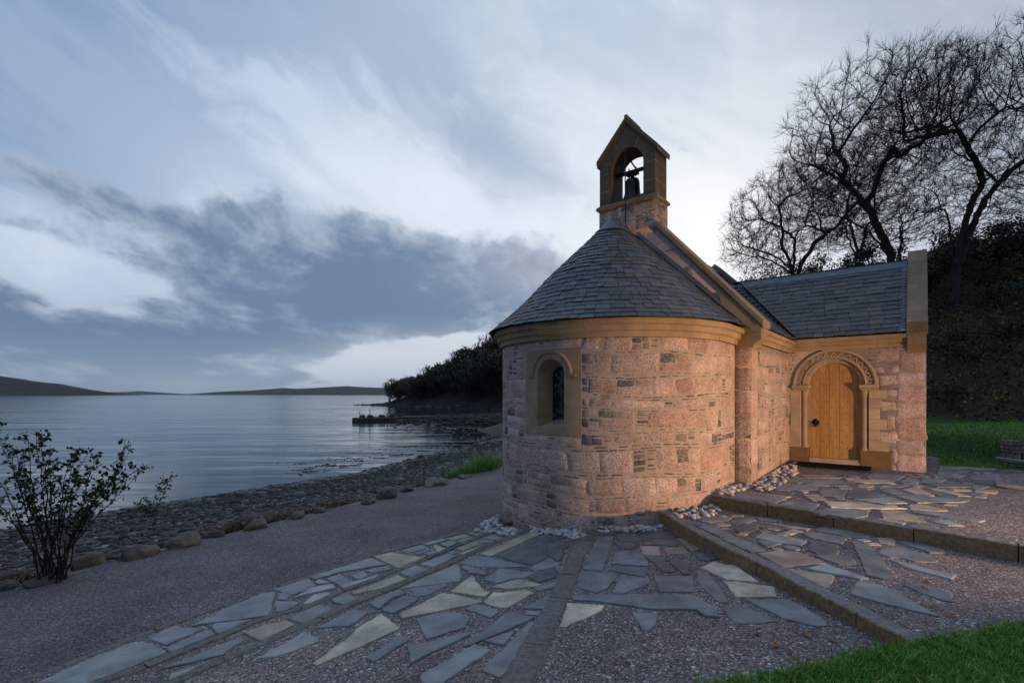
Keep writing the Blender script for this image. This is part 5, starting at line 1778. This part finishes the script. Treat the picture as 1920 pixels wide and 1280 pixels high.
def bare_tree(label, base, env, seed, natt=1500, step=.34, lean=(0, 0), rtip=.013, trunk_h=2.5, group=None, twigs=3, tw=(.35, .8), cat='tree', name='bare_tree', limb_gap=2.3, infl=2.6):
    rng = random.Random(seed); rs = np.random.RandomState(seed)
    t = empty(name, base); tag(t, label, cat, group)
    att = []
    B = Vector(base)
    while len(att) < natt:
        c, r = env[rng.randrange(len(env))]
        v = Vector((rng.gauss(0, 1), rng.gauss(0, 1), rng.gauss(0, 1))).normalized() * (rng.random() ** .42)
        p = Vector(c) + Vector((v.x * r[0], v.y * r[1], v.z * r[2]))
        if p.z < .8: continue
        att.append(p)
    n = int(trunk_h / step) + 1
    nodes = [Vector((lean[0] * k / n + rng.gauss(0, .03), lean[1] * k / n + rng.gauss(0, .03), trunk_h * k / n)) for k in range(n + 1)]
    par = [-1] + list(range(n))
    def limb(i0, target, out, sag):
        p0 = nodes[i0]; d = target - p0; L = d.length
        hz_ = Vector((d.x, d.y, 0)); c1 = p0 + Vector((d.x * out, d.y * out, d.z * (1 - out) * sag))
        m = max(3, int(L / step)); prev = i0; ids = []
        for k in range(1, m + 1):
            t_ = k / m; q = p0 * (1 - t_) ** 2 + c1 * 2 * t_ * (1 - t_) + target * t_ * t_
            q += Vector((rng.gauss(0, .045), rng.gauss(0, .045), rng.gauss(0, .04)))
            nodes.append(q); par.append(prev); prev = len(nodes) - 1; ids.append(prev)
        return ids
    tg = []
    for _ in range(400):
        c, r_ = env[rng.randrange(len(env))]
        v = Vector((rng.gauss(0, 1), rng.gauss(0, 1), rng.gauss(0, 1))).normalized() * rng.uniform(.30, .62)
        p = Vector(c) + Vector((v.x * r_[0], v.y * r_[1], v.z * r_[2]))
        if p.z > trunk_h * .9 and all((p - q).length > limb_gap for q in tg): tg.append(p)
    tg.sort(key=lambda p: p.z - .5 * math.hypot(p.x, p.y))
    tg = tg[:14]
    made = []
    for k, p in enumerate(tg):
        if k < 5 or not made:
            i0 = rng.randint(max(1, int(n * .55)), n); made += limb(i0, p, rng.uniform(.10, .35), rng.uniform(.8, 1.15))
        else:
            near = min((i for i in made if nodes[i].z < p.z - .3), key=lambda i: (nodes[i] - p).length - .25 * (p.z - nodes[i].z), default=n)
            made += limb(near, p, rng.uniform(.2, .5), rng.uniform(.7, 1.1))
    nodes, par = colonize(nodes, att, step, infl, step * 1.8, 70, rng, .015, par)
    N = len(nodes); P = np.array([p[:] for p in nodes]); par = np.array(par)
    nch = np.bincount(par[par >= 0], minlength=N)
    rad = np.zeros(N); e = 2.12; acc = np.zeros(N)
    for i in range(N - 1, -1, -1):          # children always follow their parents
        rad[i] = rtip if nch[i] == 0 else max(rtip, acc[i] ** (1 / e))
        if par[i] >= 0: acc[par[i]] += rad[i] ** e
    rad[0:3] *= np.array([1.35, 1.18, 1.06])
    idx = np.arange(1, N); p0, p1, r0, r1 = P[par[idx]], P[idx], rad[par[idx]], rad[idx]
    r0 = np.minimum(r0, r1 * 1.6)
    big = r1 > .055; mid = (~big) & (r1 > .024); sm = ~(big | mid)
    sticks('trunk', [(p0[big], p1[big], r0[big], r1[big], 8)], M['bark'], t)
    # twigs: sprays at the thin ends, turning up
    th = np.where(rad < rtip * 2.6)[0]
    tp0, tp1, tr0, tr1 = [], [], [], []
    for i in th:
        if par[i] < 0: continue
        d0 = P[i] - P[par[i]]; d0 /= max(1e-6, np.linalg.norm(d0))
        for _ in range(twigs if nch[i] else twigs + 3):
            d = d0 + rs.normal(0, .55, 3) + np.array([0, 0, .30]); d /= np.linalg.norm(d)
            L = rs.uniform(*tw); q = P[i]
            r = rtip * .80
            for k in range(3):
                d2 = d + rs.normal(0, .16, 3) + np.array([0, 0, .10]); d2 /= np.linalg.norm(d2)
                q2 = q + d2 * L / 3
                tp0.append(q); tp1.append(q2); tr0.append(r); tr1.append(r * .75); r *= .75
                if k > 0 and rs.rand() < .6:
                    d3 = d2 + rs.normal(0, .6, 3); d3 /= np.linalg.norm(d3)
                    tp0.append(q2); tp1.append(q2 + d3 * L * .3); tr0.append(r * .9); tr1.append(r * .5)
                q, d = q2, d2
    A = np.array
    sticks('crown', [(p0[mid], p1[mid], r0[mid], r1[mid], 5), (p0[sm], p1[sm], r0[sm], r1[sm], 4), (A(tp0), A(tp1), A(tr0), A(tr1), 3)], M['twig'], t)
    return t


def leaf_cloud(centers, radii, n, size, rs, squash=.8, shell=.5):
    """small folded leaves spread through lumpy clouds -> V, F (two triangles each), colours"""
    c = rs.randint(0, len(centers), n)
    d = rs.normal(0, 1, (n, 3)); d /= np.linalg.norm(d, axis=1, keepdims=True)
    rr = rs.uniform(0, 1, n) ** shell
    p = centers[c] + d * (radii[c] * rr)[:, None] * np.array([1, 1, squash])
    return leaves_at(p, size, rs)


def leaves_at(p, size, rs, up=.3):
    n = len(p)
    t = rs.normal(0, 1, (n, 3)); t[:, 2] += up; t /= np.linalg.norm(t, axis=1, keepdims=True)
    s = np.cross(t, rs.normal(0, 1, (n, 3))); s /= np.maximum(np.linalg.norm(s, axis=1, keepdims=True), 1e-6)
    L = (size * rs.uniform(.6, 1.3, n))[:, None]
    nrm = np.cross(t, s)
    a, b = p - t * L * .5, p + t * L * .5
    m1 = p + s * L * .34 + nrm * L * .10; m2 = p - s * L * .34 + nrm * L * .10
    V = np.stack([a, m1, b, m2], 1).reshape(-1, 3)
    Fc = (np.array([[0, 1, 2, 3]])[None] + (np.arange(n) * 4)[:, None, None]).reshape(-1, 4)
    k = rs.uniform(.6, 1.35, n); C = np.ones((n * 4, 4)); C[:, :3] = np.repeat(k, 4)[:, None]
    return V, Fc, C


def bush(name, label, cat, loc, w, h, n, leaf, mat, seed, group=None, lumps=12, trunk=True):
    rs = np.random.RandomState(seed)
    t = empty(name, loc); tag(t, label, cat, group)
    cen = np.stack([rs.normal(0, .34, lumps) * w, rs.normal(0, .30, lumps) * w, rs.uniform(.28, .86, lumps) * h], -1)
    cen[:, :2] *= (1.15 - .75 * np.abs(cen[:, 2:3] / h - .45))
    rad = rs.uniform(.14, .27, lumps) * w
    V, Fc, C = leaf_cloud(cen, rad, n, leaf, rs)
    V[:, 2] = np.maximum(V[:, 2], .02)
    np_mesh('crown', V, Fc, mat, C, t)
    p0, p1 = [], []
    for c in cen: 
        m = np.array([c[0] * .3, c[1] * .3, c[2] * .5]); p0 += [np.array([0., 0, -.1]), m]; p1 += [m, c]
    p0, p1 = np.array(p0), np.array(p1); r = np.full(len(p0), .02 * w / 2); r[::2] *= 1.6
    sticks('trunk', [(p0, p1, r, r * .6, 5)], M['bark'], t)
    return t


def build_trees():
    def at(u, Y): x = (u - CX) / F * Y; return (x, Y, G(x, Y) - .25)
    def env(base, items):
        out = []
        for u, v, Y, ru, rv, ry in items:      # centre and radii as the photograph shows them at the distance Y
            x = (u - CX) / F * Y; z = EZ + (HY - v) / F * Y
            out.append(((x - base[0], Y - base[1], z - base[2]), (ru * Y / F, ry, rv * Y / F)))
        return out
    b = at(1690, 30)
    bare_tree('tall bare tree with a forked trunk rising just behind the porch gable', b, env(b, [(1630, 240, 30, 155, 140, 4.5), (1560, 330, 29, 105, 125, 3.5), (1720, 205, 31, 120, 120, 4), (1660, 400, 30, 120, 80, 3)]), 21, 4200, .29, (-.25, 0), .0112, 1.9, 'bare trees on the slope', 4, (.35, .85))
    b = at(1790, 28)
    bare_tree('tall bare tree at the right edge with a heavy limb reaching right', b, env(b, [(1830, 215, 28, 150, 150, 4.5), (1930, 245, 28, 130, 170, 4.5), (1760, 205, 27, 120, 120, 3.5), (1840, 360, 28, 140, 90, 3)]), 22, 4400, .29, (.1, 0), .0112, 1.9, 'bare trees on the slope', 4, (.35, .85))
    b = at(1492, 42)
    bare_tree('smaller spreading bare tree standing farthest left on the slope', b, env(b, [(1470, 410, 42, 105, 95, 5), (1545, 370, 43, 100, 115, 4), (1425, 460, 41, 70, 60, 3)]), 23, 3200, .36, (-.2, 0), .0145, 1.4, 'bare trees on the slope', 5, (.4, 1.0))
    b = at(1610, 38)
    bare_tree('slender bare tree between the two tall ones and the spreading one', b, env(b, [(1600, 370, 38, 75, 110, 3.5), (1650, 420, 38, 70, 80, 3)]), 24, 1600, .35, (0, 0), .0135, 1.6, 'bare trees on the slope', 5)
    # thickets on the slope
    specs = [(1400, 46, 4.0, 2.6, 'leaf', 'low dark thicket on the skyline above the chapel roof', .16), (1450, 45, 4.4, 2.4, 'autumn', 'brownish thicket under the spreading bare tree', .16),
             (1530, 42, 4.4, 2.8, 'leaf', 'dark thicket beside the trunk of the spreading tree', .16), (1590, 36, 3.6, 3.2, 'leaf', 'evergreen thicket above the porch ridge', .15),
             (1645, 33, 3.2, 3.8, 'leaf', 'tall ivy thicket left of the forked trunk', .15), (1735, 31, 3.4, 3.2, 'leaf', 'dark thicket behind the porch gable coping', .15),
             (1790, 33, 3.6, 2.8, 'autumn', 'brown thicket at the foot of the right-hand tree', .15), (1860, 31, 3.6, 2.6, 'leaf', 'dark thicket on the skyline right of the trees', .15),
             (1930, 30, 3.6, 3.0, 'autumn', 'brown thicket on the crest at the right edge', .15), (1780, 25.5, 2.4, 1.5, 'autumn', 'low russet scrub half way up the slope', .10),
             (1880, 26, 2.6, 1.6, 'leaf', 'low green scrub half way up the slope at the right', .10), (1830, 24.0, 2.0, 1.1, 'bracken', 'dead bracken clump low on the slope', .10),
             (1770, 23.2, 1.7, .9, 'leaf', 'small green shrub where the slope meets the lawn', .08), (1900, 24.0, 2.0, 1.0, 'bracken', 'russet bracken clump at the lawn edge on the right', .10),
             (1955, 25, 2.4, 1.5, 'leaf', 'dark shrub at the right edge low on the slope', .10), (1850, 28.5, 3.0, 2.0, 'leaf', 'dark shrub between the scrub and the right-hand tree', .12)]
    for i, (u, Y, w, h, m, lab, lf) in enumerate(specs):
        bush('thicket', lab, 'shrub', at(u, Y), w, h, 2600 if w > 3 else 1500, lf, M[m], 40 + i, 'shrubs on the wooded slope', 16)
    # brambles, dead fern and litter over the slope
    rs = np.random.RandomState(9); pts = []
    while len(pts) < 26000:
        Y = rs.uniform(20, 44); u = rs.uniform(1380, 2080); x = (u - CX) / F * Y
        w = hill_w(x, Y)
        if w < .2: continue
        lump = max(0, .5 + mn.noise(Vector((x * .5, Y * .5, 2))))
        pts.append((x, Y, G(x, Y) + rs.uniform(.0, .2 + .75 * lump) * (.4 + .8 * rs.rand())))
    V, Fc, C = leaves_at(np.array(pts), .17, rs)
    k = rs.uniform(0, 1, len(pts)); tint = np.where((k < .25)[:, None], np.array([[2.3, 1.35, .75]]), np.where((k < .6)[:, None], np.array([[1.0, 1.35, .8]]), np.array([[.7, .55, .4]])))
    C[:, :3] *= np.repeat(tint, 4, 0)
    tag(np_mesh('undergrowth', V, Fc, M['autumn'], C), kind='stuff')


def build_headland():
    T = Vector((-49, 179)); A_ = Vector((.686, -.727)); B_ = Vector((.727, .686))
    def h(a, b):
        e = 3.2 * mn.noise(Vector((a * .09, b * .09, 1)))
        b2 = b + e * .8 + (min(0, a + 2) * .9)
        k = .62 * max(0, b2)
        cap = 1.2 + max(0, a) * .23 + 1.0 * mn.noise(Vector((a * .07, b * .07, 5)))
        z = -2.5 if b2 < -2 else -1.2 * (1 if b2 < 0 else 0) + (b2 * .6 if b2 < 0 else min(k + (1.0 if b2 > 1.5 else b2 * .66), max(.6, cap + (b - 14) * .12)))
        return z
    V, C = [], []
    na, nb = 92, 56
    for j in range(nb):
        for i in range(na):
            a, b = -14 + i * 1.3, -5 + j * 1.2
            p = T + A_ * a + B_ * b
            z = h(a, b) + .35 * mn.noise(Vector((a * .6, b * .6, 2)))
            V.append((p.x, p.y, WATER + z))
            rock = z < 1.6
            k = .7 + .5 * mn.noise(Vector((a * .8, b * .8, 7)))
            C.append((.05 * k, .047 * k, .042 * k, 0) if rock else (.030 * k, .028 * k, .016 * k, 0))
    idx = np.arange(na * nb).reshape(nb, na)
    Fc = np.stack([idx[:-1, :-1], idx[:-1, 1:], idx[1:, 1:], idx[1:, :-1]], -1).reshape(-1, 4)
    tag(np_mesh('headland', np.array(V), Fc, M['rock'], np.array(C), smooth=True), kind='structure')
    rng = random.Random(31)
    lab = 'dark bushy tree among the wood on the headland across the cove'
    labb = 'bare twiggy tree standing out on the crest of the headland'
    leafy = [bush('headland_tree', lab, 'tree', (0, 0, 0), 6.0, 6.6, 1500, .42, M[m], 60 + i, 'trees on the headland', 14) for i, m in enumerate(('leaf', 'leaf', 'autumn'))]
    bare = bare_tree(labb, (0, 0, 0), [((0, 0, 5.0), (2.8, 2.8, 2.7))], 33, 330, .45, (0, 0), .035, 2.0, 'trees on the headland', 2, (.5, 1.1), name='headland_tree')
    used = set(); n = 0
    spots = []
    for _ in range(4000):
        a, b = rng.uniform(-1, 74), rng.uniform(1.8, 26)
        if all(math.hypot(a - q[0], b - q[1]) > 2.9 for q in spots) and h(a, b) > 1.2: spots.append((a, b))
        if len(spots) >= 112: break
    for a, b in spots:
        p = T + A_ * a + B_ * b
        u = CX + F * p.x / p.y
        if u > 1010: continue
        isb = b > 13 and rng.random() < .35
        pr = bare if isb else rng.choice(leafy)
        if id(pr) in used: o = copy_tree(pr)
        else: o = pr; used.add(id(pr))
        sc = (.84 + .0128 * a + rng.uniform(-.1, .25)) * (1.15 if isb else 1)
        o.location = (p.x, p.y, WATER + h(a, b) - .3); o.scale = (sc * rng.uniform(.9, 1.15), sc, sc); o.rotation_euler = (0, 0, rng.uniform(0, 6.28))
    rs = np.random.RandomState(12); pts, sz, cl = [], [], []
    while len(pts) < 900:
        a, b = rs.uniform(-13, 78), rs.normal(.6, 1.3); p = T + A_ * a + B_ * b
        pts.append((p.x, p.y, WATER + max(-.1, h(a, b)) * .6)); sz.append(rs.uniform(.2, .75)); cl.append(np.array((.05, .047, .042)) * rs.uniform(.5, 1.5) + (.10 if rs.rand() < .06 else 0))
    scatter('shore_rocks', np.array(pts), np.array(sz), M['shingle'], np.array(cl), rs, (.4, .8))
    for pr in leafy + [bare]:
        if id(pr) not in used: pr.location = (T.x + A_.x * 40 + B_.x * 14, T.y + A_.y * 40 + B_.y * 14, WATER + h(40, 14))


def build_far_hills():
    def ridge(prof, D, depth, col, seed):
        """prof: (photo x, photo y of the skyline); a rounded ridge at the distance D"""
        us = np.linspace(prof[0][0], prof[-1][0], 90); V, C = [], []
        ys = np.interp(us, [p[0] for p in prof], [p[1] for p in prof])
        rows = [(-.5, 0), (-.42, .18), (-.25, .55), (-.1, .87), (0, 1), (.15, .85), (.35, .4), (.5, 0)]
        for t, k in rows:
            for u, y in zip(us, ys):
                H = max(0, (HY - y) / F * D + (EZ - WATER))
                n = mn.fractal(Vector((u * .05, t * 4, seed)), 1, 2, 4)
                V.append(((u - CX) / F * D, D + depth * t, WATER - 1 + (H + 1) * k * (1 + (.10 * n if k < 1 else .03 * n))))
                q = .8 + .5 * n; C.append((col[0] * q, col[1] * q, col[2] * q, 0))
        n = len(us); idx = np.arange(n * len(rows)).reshape(len(rows), n)
        Fc = np.stack([idx[:-1, :-1], idx[:-1, 1:], idx[1:, 1:], idx[1:, :-1]], -1).reshape(-1, 4)
        tag(np_mesh('distant_hill', np.array(V), Fc, M['hill'], np.array(C), smooth=True), kind='structure')
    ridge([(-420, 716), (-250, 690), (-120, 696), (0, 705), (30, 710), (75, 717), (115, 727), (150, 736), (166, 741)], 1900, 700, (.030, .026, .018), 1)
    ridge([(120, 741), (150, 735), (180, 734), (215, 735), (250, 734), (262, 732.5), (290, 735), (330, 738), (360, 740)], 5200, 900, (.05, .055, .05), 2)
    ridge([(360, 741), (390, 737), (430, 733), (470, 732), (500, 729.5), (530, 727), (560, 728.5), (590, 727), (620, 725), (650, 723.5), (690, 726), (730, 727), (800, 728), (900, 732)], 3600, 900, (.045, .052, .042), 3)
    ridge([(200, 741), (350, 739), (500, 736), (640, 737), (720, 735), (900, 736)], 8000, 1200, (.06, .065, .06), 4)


def build_shrub():
    rng = random.Random(51); rs = np.random.RandomState(51)
    x, y = px(92, 1090); z = z0(x, y)
    for lab, base, tips, nm, nl in (
        ('leafy dark green shrub with many thin stems beside the water at the left', (x, y, z),
         [(-50, 840), (-10, 812), (12, 838), (30, 850), (52, 826), (70, 815), (78, 830), (100, 880), (128, 868), (145, 842), (165, 850), (178, 856), (200, 900), (225, 880), (246, 846), (258, 880), (268, 884), (-80, 880), (30, 900), (150, 905), (95, 850), (190, 935), (60, 920), (120, 940), (-30, 930), (215, 920)], 'shrub', 15),
        ('single thin leafy sprig growing from the shore right of the shrub', px(288, 985) + (z0(*px(288, 985)),), [(318, 897), (306, 905), (278, 940), (262, 945)], 'sapling', 7)):
        t = empty(nm, base); tag(t, lab, 'shrub')
        p0, p1, r0, r1, lp = [], [], [], [], []
        D0 = base[1]
        for u, v in tips:
            Y = D0 + rng.uniform(-.45, .45)
            tip = np.array([(u - CX) / F * Y - base[0], Y - base[1], EZ + (HY - v) / F * Y - base[2]])
            st = np.array([rng.uniform(-.16, .16), rng.uniform(-.12, .12), -.05]) * (1 if nm == 'shrub' else .2)
            n = 12; prev = st; r = .012 if nm == 'shrub' else .006
            c = np.array([tip[0] * .35, tip[1] * .4, tip[2] * .55]) + rs.normal(0, .05, 3)
            for k in range(1, n + 1):
                s = k / n; q = (1 - s) ** 2 * st + 2 * s * (1 - s) * c + s * s * tip + rs.normal(0, .010, 3)
                rr = r * (1 - .75 * s)
                p0.append(prev); p1.append(q); r0.append(r * (1 - .75 * (s - 1 / n))); r1.append(rr)
                if s > .38:
                    for _ in range(3):
                        d = rs.normal(0, 1, 3); d[2] = abs(d[2]) * .8 + .2; d /= np.linalg.norm(d); L = rs.uniform(.06, .20)
                        e = q + d * L; p0.append(q); p1.append(e); r0.append(.0035); r1.append(.002)
                        for w in range(2 if s < .6 else 4):
                            lp.append(q + d * L * rs.uniform(.45, 1.1) + rs.normal(0, .018, 3))
                prev = q
            for _ in range(4): lp.append(tip + rs.normal(0, .03, 3))
        A = np.array
        sticks('stems', [(A(p0), A(p1), A(r0), A(r1), 5)], M['twig'], t)
        V, Fc, C = leaves_at(A(lp), .062, rs, .5)
        np_mesh('foliage', V, Fc, M['shrub_leaf'], C, t)


def blades(pts, h, w, rs, lean=.35):
    n = len(pts); a = rs.uniform(0, 6.28, n); d = np.stack([np.cos(a), np.sin(a), np.zeros(n)], -1)
    L = rs.normal(0, lean, (n, 2)); hh = h * rs.uniform(.55, 1.25, n)
    m = pts + np.stack([L[:, 0] * hh * .35, L[:, 1] * hh * .35, hh * .6], -1)
    t = pts + np.stack([L[:, 0] * hh, L[:, 1] * hh, hh * .95], -1)
    ww = (w * rs.uniform(.7, 1.3, n))[:, None]
    V = np.stack([pts - d * ww, pts + d * ww, m + d * ww * .7, m - d * ww * .7, t + d * ww * .1, t - d * ww * .1], 1).reshape(-1, 3)
    f = np.array([[0, 1, 2, 3], [3, 2, 4, 5]])
    Fc = (f[None] + (np.arange(n) * 6)[:, None, None]).reshape(-1, 4)
    C = np.ones((n * 6, 4)); C[:, :3] = np.repeat(rs.uniform(.5, 1.35, n), 6)[:, None]
    dry = np.repeat(rs.rand(n) < .10, 6); C[dry, :3] *= np.array([2.4, 1.15, 1.6])
    return V, Fc, C


def build_lawn():
    rs = np.random.RandomState(5)
    edge = [(1180, 1300), (1250, 1288), (1330, 1273), (1420, 1257), (1500, 1239), (1600, 1214), (1700, 1192), (1800, 1174), (1920, 1152), (2080, 1128), (2300, 1104), (2600, 1080)]
    E = [Vector(px(u, v + 17, lambda x, y: .06)) for u, v in edge]
    E = [E[0].lerp(E[0] + Vector((-.9, -.25)), 1)] + E
    fine = []
    for a, b in zip(E[:-1], E[1:]):
        for k in range(8): fine.append(a.lerp(b, k / 8) + Vector((rs.normal(0, .012), rs.normal(0, .012))))
    fine.append(E[-1]); rows = 40; V = []
    Z = lambda x, y, t: .055 + .05 * (1 - math.exp(-t * 3)) + .012 * mn.noise(Vector((x * 2, y * 2, 0)))
    for j in range(rows):
        t = (j / (rows - 1)) ** 1.6 * 4.5
        for p in fine:
            x, y = p.x + t * .16, p.y - t
            V.append((x, y, Z(x, y, t) if j else .0))
    n = len(fine); idx = np.arange(n * rows).reshape(rows, n)
    Fc = np.stack([idx[1:, :-1], idx[1:, 1:], idx[:-1, 1:], idx[:-1, :-1]], -1).reshape(-1, 4)
    o = np_mesh('lawn', np.array(V), Fc, M['ground'], smooth=True); tag(o, kind='structure')
    z = np.zeros((len(V), 4), np.float32); z[:, 2] = 1
    a = o.data.attributes.new('zone', 'FLOAT_COLOR', 'POINT'); a.data.foreach_set('color', z.ravel())
    pts = []
    while len(pts) < 60000:
        k = rs.uniform(0, n - 1.001); i = int(k); p = fine[i].lerp(fine[i + 1], k - i)
        t = rs.exponential(.55) - .02 if rs.rand() > .03 else -abs(rs.normal(0, .05))
        if t > 3: continue
        x, y = p.x + t * .16 + rs.normal(0, .01), p.y - t
        if y < .8: continue
        pts.append((x, y, Z(x, y, max(0, t)) - .01))
    V, Fc, C = blades(np.array(pts), .046, .0028, rs, .5)
    tag(np_mesh('grass', V, Fc, M['grass'], C), kind='stuff')
    # the mown lawn behind the chapel
    pts = []
    while len(pts) < 42000:
        Y = 9.5 + rs.uniform(0, 1) ** 1.7 * 15; u = rs.uniform(1690, 2060); x = (u - CX) / F * Y
        lx, ly = local(x, Y); w = hill_w(x, Y)
        if w > .3: continue
        if not ((ly > 5.9 and lx < 40) or (x > 8.35 and Y > 10.4 - (x - 8.4) * .45 and lx > 4.95)): continue
        if x > 9.55 and Y < 10.05 - (x - 9.75) * .25: continue
        pts.append((x, Y, G(x, Y)))
    V, Fc, C = blades(np.array(pts), .055, .008, rs, .5)
    tag(np_mesh('grass', V, Fc, M['grass'], C), kind='stuff')


def build_clumps():
    rs = np.random.RandomState(6)
    for u, v, w, h, n, m, nm, lab, cat in (
        (905, 884, 1.1, .55, 900, 'grass', 'grass_tuft', 'tall green grass tuft beside the apse where the path bends', 'grass'),
        (860, 892, .8, .40, 500, 'grass', 'grass_tuft', 'yellow-green grass tuft behind the large pale boulder', 'grass'),
        (425, 995, .7, .28, 420, 'bracken', 'bracken_clump', 'russet dead bracken left of the rounded grey boulder', 'bracken'),
        (500, 975, .9, .30, 520, 'bracken', 'bracken_clump', 'widest russet bracken clump on the shore edge of the path', 'bracken'),
        (610, 953, .8, .25, 420, 'bracken', 'bracken_clump', 'russet bracken beside the little grey rock', 'bracken'),
        (800, 905, .8, .25, 380, 'bracken', 'bracken_clump', 'brown bracken behind the dark low boulder', 'bracken'),
        (60, 1082, .6, .26, 320, 'bracken', 'bracken_clump', 'brown dead stalks under the leafy shrub', 'bracken')):
        x, y = px(u, v, lambda x, y: -.82)
        d = rs.normal(0, .42, (n, 2)) * w
        if m != 'grass': d = d[[mn.noise(Vector((q[0] * 3.2, q[1] * 3.2, w * 9))) > -.12 for q in d]]
        else: d = d[np.hypot(d[:, 0], d[:, 1]) < .85 * w]
        pts = np.array([(x + EV[0] * a + MV[0] * b * .45, y + EV[1] * a + MV[1] * b * .45) for a, b in d])
        P = np.array([(a, b, z0(a, b)) for a, b in pts]) - np.array([x, y, z0(x, y)])
        V, Fc, C = blades(P, h, .007 if m == 'grass' else .006, rs, .6 if m == 'grass' else 1.1)
        t = np_mesh(nm, V, Fc, M[m], C); t.location = (x, y, z0(x, y))
        tag(t, lab, cat, {'grass': 'grass tufts by the shore path', 'bracken': 'bracken clumps by the shore path'}[m if m == 'grass' else 'bracken'])
    # fallen leaves on the gravel
    rng = random.Random(8); mb = MB()
    for lab, pts in (('orange-brown fallen leaf on the gravel by the paving', [(976, 1227, z0), (932, 1278, z0), (1151, 1244, z0), (1177, 1244, z0), (1734, 1092, zM), (1733, 1105, zM), (1748, 1139, zM), (1783, 1156, zM), (1567, 1204, z0), (1510, 1192, z0), (1796, 1034, zM), (1420, 1190, z0), (1455, 1212, z0), (1560, 1202, z0)]),):
        me = bpy.data.meshes.new('fallen_leaf')
        me.from_pydata([(-.03, 0, .002), (-.012, .016, .008), (.014, .014, .006), (.032, 0, .012), (.012, -.015, .004), (-.012, -.014, .01), (0, 0, .0)], [], [(0, 1, 6), (1, 2, 6), (2, 3, 6), (3, 4, 6), (4, 5, 6), (5, 0, 6)])
        me.materials.append(mat_plain('fallen_leaf', (.28, .095, .03), .7, .4, 30))
        for u, v, zf in pts:
            x, y = px(u, v, zf); o = bpy.data.objects.new('fallen_leaf', me); COL.objects.link(o)
            o.location = (x, y, zf(x, y) + .012); o.rotation_euler = (rng.uniform(-.3, .3), rng.uniform(-.3, .3), rng.uniform(0, 6)); k = rng.uniform(.7, 1.3); o.scale = (k, k, k)
            tag(o, lab, 'leaf', 'fallen leaves on the gravel')


def build_stone_wall():
    rng = random.Random(61)
    a = Vector((9.98, 10.0)); b = Vector((13.4, 9.15)); d = (b - a).normalized(); n = Vector((d.y, -d.x))
    zb = .30; mb = MB()
    mp = lambda u, v, dd: (a.x + d.x * u + n.x * dd, a.y + d.y * u + n.y * dd, v)
    mb.box(0.03, 3.5, zb - .2, zb + .58, -.30, -.03, (.05, .045, .04), mp)
    v = zb - .06
    while v < zb + .58:
        h = rng.uniform(.06, .13); u = rng.uniform(-.05, .02)
        while u < 3.5:
            w = rng.uniform(.09, .26)
            stone(mb, u, u + w, v, v + h, lambda uu, vv, dd: mp(uu, vv, dd + rng.uniform(-.001, .001)), rng, jitc(rng.choice([(.20, .185, .165), (.14, .13, .115), (.26, .24, .215), (.17, .145, .115)]), rng), True, .035)
            u += w + .012
        # end face
        q = -.30
        while q < .0:
            w = rng.uniform(.12, .2); stone(mb, q, min(q + w, .02), v, v + h, lambda uu, vv, dd: mp(-dd, vv, uu), rng, jitc((.24, .225, .205), rng), True, .03); q += w + .01
        v += h + .010
    o = mb.build('dry_stone_wall', M['masonry'], None, smooth=False, recalc=False)
    tag(o, 'low dry stone wall holding up the lawn at the right edge', 'wall')
    for lab, u, vv, L, w, zz, rz in (('grey slate slab leaning out of the foot of the stone wall', 1896, 878, .42, .16, .22, -.5), ('grey slate slab lying in the gravel before the stone wall', 1900, 915, .46, .20, .035, -.6)):
        x, y = px(u, vv, zU) if zz < .1 else ((u - CX) / F * 9.55, 9.55)
        s = MB(); s.box(-L / 2, L / 2, -w / 2, w / 2, -.03, .03, (.12, .135, .155), None, .012)
        o = s.build('slate_slab', M['flag']); o.location = (x, y, zU(x, y) + zz); o.rotation_euler = (.08, .1, rz)
        tag(o, lab, 'slab')


build_trees(); build_headland(); build_far_hills(); build_shrub(); build_lawn(); build_clumps(); build_stone_wall()


# ------------------------------------------------------------------ the damp air over the loch
hz = MB(); hz.box(-9500, 9500, -290, 9500, -8, 140)
hz_o = hz.build('haze', None)
hm = bpy.data.materials.new('haze'); hm.use_nodes = True
hn = hm.node_tree; hn.nodes.clear()
ho = hn.nodes.new('ShaderNodeOutputMaterial'); hv = hn.nodes.new('ShaderNodeVolumePrincipled')
hv.inputs['Color'].default_value = (0.82, 0.88, 0.95, 1); hv.inputs['Density'].default_value = 0.000045
hn.links.new(hv.outputs[0], ho.inputs['Volume'])
hz_o.data.materials.clear(); hz_o.data.materials.append(hm)
tag(hz_o, kind='stuff')
